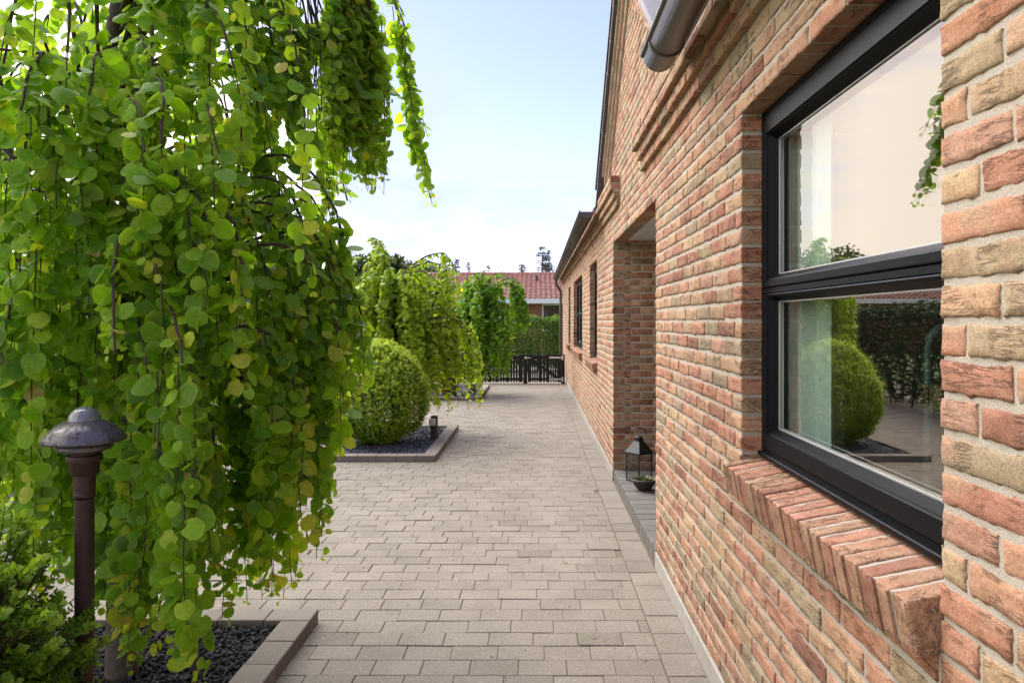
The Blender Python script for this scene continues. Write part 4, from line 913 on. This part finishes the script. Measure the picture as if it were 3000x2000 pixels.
# short bollard light in the middle bed
BX, BY = -1.262, 8.98; bol = empty('bollard_light', (BX, BY, .03), 'short weathered post with a cream light beside the egg shaped bush', 'bollard light')
b = MB(); b.box((BX-.035, BY-.035, .02), (BX+.045, BY+.045, .335), .006); b.box((BX-.040, BY-.012, .1), (BX-.036, BY+.03, .3), 0); adopt(b.build('post', M['postwood']), bol)
b = MB(); b.box((BX-.048, BY-.082, .218), (BX+.03, BY-.036, .308), .012); adopt(b.build('light_box', M['cream']), bol)
b = MB(); b.tube([(BX-.008, BY-.045, .222), (BX-.006, BY-.045, .19), (BX-.001, BY-.037, .17), (BX, BY-.037, .12)], .006, 6); adopt(b.build('cable', M['ironblack']), bol)
# lantern on the porch step
LX, LY, LZ = .905, 6.38, .106; lan = empty('lantern', (LX, LY, LZ), 'black iron lantern with glass sides and ring handle on the porch step', 'lantern')
h = .082; ct, st_ = math.cos(R(38)), math.sin(R(38))
def rot(V): V = np.asarray(V, float); x, y = V[:, 0]*ct-V[:, 1]*st_, V[:, 0]*st_+V[:, 1]*ct; return np.stack([x+LX, y+LY, V[:, 2]+LZ], -1)
b = MB(); b.box((-h, -h, 0), (h, h, .016), .004, M=rot)
for sx in (-1, 1):
    for sy in (-1, 1): b.box((sx*h-.009*(sx > 0)-.0, sy*h-.009*(sy > 0), .016), (sx*h+.009*(sx < 0), sy*h+.009*(sy < 0), .235), .001, M=rot)
b.box((-h-.004, -h-.004, .235), (h+.004, h+.004, .25), .003, M=rot); adopt(b.build('frame', M['ironblack']), lan)
b = MB(); hh = h+.006; V = [(-hh, -hh, .25), (hh, -hh, .25), (hh, hh, .25), (-hh, hh, .25), (-.030, -.030, .345), (.030, -.030, .345), (.030, .030, .345), (-.030, .030, .345)]
b.add(rot(V), [(0, 1, 5, 4), (1, 2, 6, 5), (2, 3, 7, 6), (3, 0, 4, 7), (0, 3, 2, 1), (4, 5, 6, 7)]); b.box((-.026, -.026, .345), (.026, .026, .372), .002, M=rot); b.lathe([(.036, 0), (.038, .006), (.030, .014), (0, .018)], (LX, LY, LZ+.372), 20); adopt(b.build('roof', M['ironblack']), lan)
b = MB(); aa = np.linspace(R(-30), R(210), 16); b.tube([(LX+.062*math.cos(a), LY, LZ+.40+.042*math.sin(a)+.02) for a in aa], .0055, 8); adopt(b.build('handle', M['ironblack']), lan)
b = MB()
for (p, q) in (((-h+.01, -h+.004), (h-.01, -h+.004)), ((h-.004, -h+.01), (h-.004, h-.01)), ((h-.01, h-.004), (-h+.01, h-.004)), ((-h+.004, h-.01), (-h+.004, -h+.01))):
    b.add(rot([(p[0], p[1], .016), (q[0], q[1], .016), (q[0], q[1], .235), (p[0], p[1], .235)]), [(0, 1, 2, 3)])
adopt(b.build('glass_panel', M['lantern_glass']), lan)
# bowl with a small succulent
BXx, BYy = .895, 6.02; pot = empty('potted_plant', (BXx, BYy, .106), 'dark fluted bowl with a small pale leaved plant in front of the lantern', 'potted plant')
b = MB(); fl = lambda th: 1+.028*np.cos(th*22)
b.lathe([(.045, 0), (.050, .006), (.075, .035), (.092, .070)], (BXx, BYy, .106), 132, flute=fl); b.lathe([(.092, .070), (.105, .076), (.106, .090), (.100, .094), (.092, .088), (.086, .074), (0, .072)], (BXx, BYy, .106), 48, cap=False); adopt(b.build('pot', M['bowl']), pot)
n = 90; a = rng.uniform(0, 6.28, n); e = rng.uniform(.3, 1.3, n); r0 = rng.uniform(0, .05, n); Pp = np.stack([BXx+r0*np.cos(a), BYy+r0*np.sin(a), np.full(n, .178)], -1); Tt = np.stack([np.cos(a)*np.cos(e), np.sin(a)*np.cos(e), np.sin(e)], -1)
adopt(leaves('plant_leaves', Pp, np.stack([-np.cos(a)*np.sin(e), -np.sin(a)*np.sin(e), np.cos(e)], -1)+rng.normal(0, .15, (n, 3)), Tt, rng.uniform(.03, .055, n), rng.random(n), M['petal'], None, 'lite', .4), pot)
# gate and fence
GY = 17.55
def slats(b, xs, y, z0, z1):
    for (x0, x1) in xs: b.box((x0, y, z0+rng.normal(0, .001)), (x1, y+.02, z1+rng.normal(0, .001)), .002)
gx0, gx1 = -.272, .655; ga = empty('garden_gate', ((gx0+gx1)/2, GY, 0), 'low black slatted garden gate with grey strap hinges at the house wall', 'gate')
sl = []; x = .655; pat = [.085, .019, .019, .019, .045, .030, .040, .019, .019, .019, .045, .10]
W_ = [(-.30, -.205)]; edges = np.array([765, 818, 830, 851, 862, 886, 896, 920, 931, 984, 996, 1031, 1042, 1098, 1109, 1132, 1144, 1166, 1177, 1202, 1213, 1275])
ex = ((edges/5.2275+1400)-1570)*GY/2130
b = MB(); slats(b, [(ex[i], ex[i+1]) for i in range(0, len(ex)-1, 2)], GY, .035, .70); adopt(b.build('slat_panel', M['black']), ga)
for (za, zb) in ((.60, .665), (.075, .135)):
    b = MB(); b.box((ex[0], GY+.021, za), (ex[-1], GY+.045, zb), .002); adopt(b.build('rail', M['black']), ga)
b = MB(); dv = np.array([ex[-1]-.1-ex[0]-.05, 0, -.46]); dl = np.linalg.norm(dv); dv /= dl; pv = np.array([-dv[2], 0, dv[0]])
b.box((0, 0, -.035), (dl, .024, .035), .002, M=lambda V: np.array([ex[0]+.05, GY+.0215, .60])+V[:, :1]*dv+V[:, 1:2]*AY+V[:, 2:]*pv); adopt(b.build('brace', M['black']), ga)
for z in (.625, .105):
    b = MB(); b.box((ex[13]-.01, GY-.006, z-.018), (.625, GY-.001, z+.018), .002); b.box((.622, GY-.030, z-.055), (.66, GY-.024, z+.05), .002); adopt(b.build('hinge', M['galv']), ga)
b = MB(); b.box((-.270, GY-.032, .595), (-.225, GY-.023, .65), .003); b.tube([(-.25, GY-.036, .622), (-.12, GY-.03, .62)], .007, 8); adopt(b.build('latch', M['galv']), ga)
def post(x0, x1, label):
    b = MB(); b.box((x0, GY-.022, -.01), (x1, GY+.05, .705), .003); tag(b.build('gate_post', M['black']), label, 'post', 'posts of the garden gate')
post(.612, .697, 'black gate post against the brick house wall'); post(-.305, -.207, 'black gate post carrying the latch between gate and fence')
fe = empty('slat_fence', (-2., GY, 0), 'black slatted fence continuing left of the gate behind the weeping tree', 'fence')
xs = []; x = -.318; i = 0; ptn = [.105, .047, .047, .047, .10, .047, .047, .10, .047]
while x > -4.6:
    w = ptn[i % 9]; xs.append((x-w, x)); x -= w+.018; i += 1
b = MB(); slats(b, xs, GY, .035, .70); adopt(b.build('slat_panel', M['black']), fe)
for (z0, z1) in ((.60, .665), (.075, .135)):
    b = MB(); b.box((-4.6, GY+.021, z0), (-.31, GY+.045, z1), .002); adopt(b.build('rail', M['black']), fe)
b = MB(); b.box((-4.68, GY-.02, -.01), (-4.605, GY+.06, .705), .003); adopt(b.build('post', M['black']), fe)

# ------------------------------------------------------------------ beyond the garden
nb = empty('bungalow', (-8, 38, 0), 'low red brick bungalow with red tiled roof and white fascia beyond the hedge', 'house')
b = MB(); b.box((-26, 36, 0), (9, 43, 2.5)); adopt(b.build('wall', M['redbrick']), nb)
# pantile roof: rolls along X, courses up the slope
ye, ze, yr, zr2 = 35.1, 2.56, 39.6, 4.05; nx = int(35.4/.25); ny = 17; Vr = []; Fr = []; rr = []
for side in (1, -1):
    y_e = ye if side == 1 else 2*yr-ye
    xs_ = -26.2+np.arange(nx*4+1)*.25/4; prof = .05*np.abs(np.sin(np.arange(nx*4+1)*np.pi/4))
    for j in range(ny):
        t0, t1 = j/ny, (j+1)/ny; o = sum(len(v) for v in Vr)
        for (tt, dz) in ((t0, .05), (t1, .0)):
            Vr.append(np.stack([xs_, np.full_like(xs_, y_e+(yr-y_e)*tt), ze+(zr2-ze)*tt+prof+dz], -1))
        Vr.append(np.stack([xs_, np.full_like(xs_, y_e+(yr-y_e)*t0), ze+(zr2-ze)*t0+prof*0+.0], -1)); m_ = nx*4+1; q = np.arange(m_-1)
        Fr.append(np.stack([o+q, o+q+1, o+m_+q+1, o+m_+q], -1)); Fr.append(np.stack([o+2*m_+q, o+2*m_+q+1, o+q+1, o+q], -1)); tr_ = np.repeat(rng.random(nx+1), 4)[:m_-1]; rr += [tr_, tr_*0]
Vr = np.concatenate(Vr); Fr = np.concatenate(Fr); rf = adopt(mk('roof', Vr, [Fr], M['rooftile'], None, {'rnd': np.concatenate(rr)}), nb)
b = MB(); b.tube([(-26.2, yr, zr2+.03), (9.2, yr, zr2+.03)], .09, 8); sub(b.build('ridge', M['rooftile']), rf)
b = MB(); b.lathe([(.06, 0), (.06, .22), (.09, .24), (.09, .32)], (.05, 38.3, 3.58), 10); sub(b.build('vent_pipe', M['verge']), rf)
b = MB(); b.box((-26.1, 35.05, 2.36), (9.1, 35.09, 2.585), .004); b.box((-26.1, 35.09, 2.36), (9.1, 36., 2.38)); adopt(b.build('fascia', M['whitepaint']), nb)
for (x0, x1) in ((.30, 3.5), (-7., -5.4), (-12, -10.4)):
    b = MB(); ring(b, x0, x1, 0, 1, .07, .07, 0, 1) if False else None
    b = MB(); y_ = 35.94
    for (p, q, z0, z1) in ((x0, x0+.07, 1.0, 2.36), (x1-.07, x1, 1.0, 2.36), (x0+.07, x1-.07, 1.0, 1.07), (x0+.07, x1-.07, 2.29, 2.36)): b.box((p, y_, z0), (q, y_+.05, z1), .004)
    k = max(1, int((x1-x0)/.9))
    for i in range(1, k+1):
        if i < k or k == 1: b.box((x0+(x1-x0)*i/k-.05, y_, 1.07), (x0+(x1-x0)*i/k+.02, y_+.05, 2.29), .004) if k > 1 else None
    w = adopt(b.build('window', M['whitepaint']), nb); b = MB(); b.box((x0+.05, y_+.03, 1.05), (x1-.05, y_+.045, 2.31)); sub(b.build('pane', M['darkpane']), w)
# conifers
def conifer(x, Y, h, w, label, dens, seed):
    g = np.random.default_rng(seed); root = empty('conifer_tree', (x, Y, 0), label, 'tree', 'conifers behind the bungalow'); b = MB(); b.tube([(x, Y, 0), (x+.05, Y, h*.5), (x, Y, h)], [h*.022, h*.013, .015], 7); adopt(b.build('trunk', M['bark']), root)
    P = []; N = []; T = []; S = []; z = h*.18; b = MB()
    while z < h*.99:
        f = (h-z)/h; m_ = g.integers(4, 7)
        for i in range(m_):
            if g.random() > dens: continue
            a = g.uniform(0, 6.28); L = w*(f**.75)*g.uniform(.55, 1.15)+.08; d_ = np.array([math.cos(a), math.sin(a), g.uniform(-.15, .22)]); o = np.array([x, Y, z])
            b.tube([o, o+d_*L*.5, o+d_*L+np.array([0, 0, .08*L])], [.03*f+.008, .015, .006], 4, False)
            n_ = int(14+L*38); tt = g.random(n_)**.7; c = o+tt[:, None]*d_*L; s_ = .07+.07*g.random(n_); P.append(c+g.normal(0, .07, (n_, 3))*np.array([1, 1, .5])); T.append(np.cross(d_, [0, 0, 1])[None]*g.choice([-1, 1], n_)[:, None]*.8+d_*.7+g.normal(0, .3, (n_, 3))+np.array([0, 0, -.25])); N.append(np.array([0, 0, 1])+g.normal(0, .5, (n_, 3))); S.append(s_*(1.1+w*.25)*(1-.45*tt))
        z += h*.019+.06
    P, N, T, S = map(np.concatenate, (P, N, T, S)); adopt(leaves('crown', P, N, T, S, g.random(len(P)), M['conifer'], None, 'dia'), root); adopt(b.build('branches', M['twig']), root)
def cx_(x, Y): return (x-1570)*Y/2130
conifer(cx_(1588, 62), 62, 7.9, 2.6, 'tallest sparse conifer rising over the bungalow roof beside the gutter', .75, 3)
conifer(cx_(1607, 63), 63, 7.7, 2.0, 'slim conifer touching the right side of the tallest conifer', .9, 4)
conifer(cx_(1530, 60), 60, 6.2, 2.4, 'short broad conifer left of the two tall conifers', .95, 5)
conifer(cx_(1469, 64), 64, 6.0, 1.6, 'small pointed conifer above the roof behind the green weeping tree', .9, 6)
conifer(cx_(1432, 66), 66, 6.7, 1.6, 'thin bare topped conifer over the roof ridge', .5, 7)
conifer(cx_(1373, 66), 66, 6.9, .9, 'very slim dark conifer spire over the roof ridge', .9, 8)
conifer(cx_(1335, 58), 58, 6.6, 1.6, 'bushy conifer half hidden by the yellow green weeping tree', 1., 9)
def leafy(x, Y, h, rx, label, n, seed):
    g = np.random.default_rng(seed); root = empty('leafy_tree', (x, Y, 0), label, 'tree', 'leafy trees behind the bungalow'); b = MB(); b.tube([(x, Y, 0), (x+.1, Y, h*.5), (x, Y, h*.8)], [.22, .15, .05], 7)
    cl = []
    for i in range(16):
        a = g.uniform(0, 6.28); r_ = g.uniform(.1, .8)*rx; c = np.array([x+r_*math.cos(a), Y+r_*math.sin(a), h*g.uniform(.45, .9)-.15*r_]); cl.append((c, g.uniform(.25, .5)*rx)); b.tube([(x, Y, h*.4), c], [.07, .02], 5, False)
    P = []; N = []
    for c, s_ in cl:
        d_ = g.normal(size=(n//16, 3)); d_ /= np.linalg.norm(d_, axis=1)[:, None]; P.append(c+d_*s_*(g.random((len(d_), 1))**.4)*(1+.2*vnoise(d_, 4, seed)[:, None])); N.append(d_)
    adopt(b.build('trunk', M['bark']), root); puff('crown', np.concatenate(P), np.concatenate(N), .28, M['fartree'], root)
leafy(cx_(1165, 52), 52, 6.4, 1.9, 'rounded leafy tree behind the yellow green weeping tree', 4200, 1); leafy(cx_(1265, 55), 55, 6.5, 2.1, 'leafy tree between the two arching branches of the yellow green tree', 4200, 2)
leafy(cx_(1120, 30), 30, 4.4, 1.25, 'low leafy tree between the yellow green weeping tree and the bungalow', 4200, 4); leafy(cx_(1235, 30), 30, 4.1, 1.2, 'broad leafy tree in front of the bungalow roof', 4200, 5)
leafy(-17, 46, 6.5, 3., 'leafy tree far to the left behind the big weeping tree', 4200, 3)
# dry bits
k = 420; P = np.stack([rng.uniform(-1.05, .70, k), 2.3+rng.random(k)**1.4*11, np.full(k, .006)], -1)
lt = leaves('fallen_leaves', P, np.array([0, 0, 1.])+rng.normal(0, .25, (k, 3)), rng.normal(size=(k, 3)), rng.uniform(.005, .018, k), rng.random(k), M['litter'], None, 'dia'); tag(lt, 'small dry bits lying on the paving', kind='stuff')

# ------------------------------------------------------------------ camera, light, sky
cam = bpy.data.cameras.new('camera'); co = bpy.data.objects.new('camera', cam); C.objects.link(co)
co.location = (0, 0, 1.5); co.rotation_euler = (R(90), 0, 0); cam.sensor_width = 36; cam.lens = 36*2130/3000; cam.shift_x = -70/3000; cam.shift_y = -59/3000; cam.clip_end = 1500; cam.clip_start = .05
scene.camera = co
SUN_EL, SUN_AZ = R(50), R(-38)   # azimuth from +Y towards +X
sd = Vector((math.sin(SUN_AZ)*math.cos(SUN_EL), math.cos(SUN_AZ)*math.cos(SUN_EL), math.sin(SUN_EL)))
sun = bpy.data.lights.new('sun', 'SUN'); sun.energy = 2.9; sun.angle = R(60); sun.color = (1., .965, .92); so = bpy.data.objects.new('sun', sun); C.objects.link(so); so.rotation_euler = sd.to_track_quat('Z', 'Y').to_euler()
w = bpy.data.worlds.new('World'); scene.world = w; w.use_nodes = True; nt = w.node_tree; nt.nodes.clear()
def wn(t_, **k):
    n_ = nt.nodes.new(t_)
    for a_, v_ in k.items(): setattr(n_, a_, v_)
    return n_
outw = wn('ShaderNodeOutputWorld'); bg = wn('ShaderNodeBackground'); bg.inputs[1].default_value = .092
sky = wn('ShaderNodeTexSky', sky_type='NISHITA'); sky.sun_disc = False; sky.sun_elevation = SUN_EL; sky.sun_rotation = SUN_AZ; sky.air_density = 1.0; sky.dust_density = .3; sky.ozone_density = 6.0
tc = wn('ShaderNodeTexCoord'); sp = wn('ShaderNodeSeparateXYZ'); nt.links.new(tc.outputs['Generated'], sp.inputs[0])
def wm(op, a_, b_=None):
    n_ = wn('ShaderNodeMath', operation=op)
    for i, v_ in ((0, a_), (1, b_)):
        if v_ is None: continue
        if isinstance(v_, (int, float)): n_.inputs[i].default_value = v_
        else: nt.links.new(v_, n_.inputs[i])
    return n_.outputs[0]
vm = wn('ShaderNodeVectorMath', operation='MULTIPLY'); nt.links.new(tc.outputs['Generated'], vm.inputs[0]); vm.inputs[1].default_value = (1.1, 1.0, 3.2)
nz = wn('ShaderNodeTexNoise'); nt.links.new(vm.outputs[0], nz.inputs['Vector']); nz.inputs['Scale'].default_value = 3.0; nz.inputs['Detail'].default_value = 6; nz.inputs['Roughness'].default_value = .55; nz.inputs['Distortion'].default_value = .4
hor = wm('SUBTRACT', 1.0, wm('MULTIPLY', sp.outputs[2], 1.9)); hor = wm('MAXIMUM', hor, 0.)
left = wm('MULTIPLY', wm('SUBTRACT', 0., sp.outputs[0]), 1.7)
back = wm('MULTIPLY', wm('MINIMUM', sp.outputs[1], 0.), .25)
left = wm('ADD', left, back)
fac = wm('ADD', wm('MULTIPLY', wm('SUBTRACT', nz.outputs['Fac'], .5), 2.3), wm('ADD', wm('MULTIPLY', hor, .52), left))
mr = wn('ShaderNodeMapRange'); mr.clamp = True; mr.interpolation_type = 'SMOOTHSTEP'; nt.links.new(fac, mr.inputs[0]); mr.inputs[1].default_value = .17; mr.inputs[2].default_value = 1.0; mr.inputs[3].default_value = .05; mr.inputs[4].default_value = .97
mx = wn('ShaderNodeMix', data_type='RGBA'); nt.links.new(mr.outputs[0], mx.inputs['Factor']); tm = wn('ShaderNodeMix', data_type='RGBA', blend_type='MULTIPLY'); tm.inputs['Factor'].default_value = 1.; nt.links.new(sky.outputs[0], tm.inputs[6]); tm.inputs[7].default_value = (1.26, .90, 1.12, 1)
nt.links.new(tm.outputs[2], mx.inputs[6])
cl = wn('ShaderNodeMix', data_type='RGBA'); lf = wn('ShaderNodeMapRange'); lf.clamp = True; nt.links.new(sp.outputs[0], lf.inputs[0]); lf.inputs[1].default_value = -.24; lf.inputs[2].default_value = -.40
nt.links.new(lf.outputs[0], cl.inputs['Factor']); cl.inputs[6].default_value = (2.80, 3.18, 3.62, 1); cl.inputs[7].default_value = (8.8, 8.2, 7.5, 1); nt.links.new(cl.outputs[2], mx.inputs[7])
nt.links.new(mx.outputs[2], bg.inputs[0]); nt.links.new(bg.outputs[0], outw.inputs[0])
scene.view_settings.view_transform = 'Standard'; scene.view_settings.look = 'None'; scene.view_settings.exposure = 1.62; scene.view_settings.gamma = 1.
scene.cycles.max_bounces = 8; scene.cycles.transparent_max_bounces = 16; scene.cycles.use_denoising = True; scene.cycles.caustics_reflective = False; scene.cycles.caustics_refractive = False
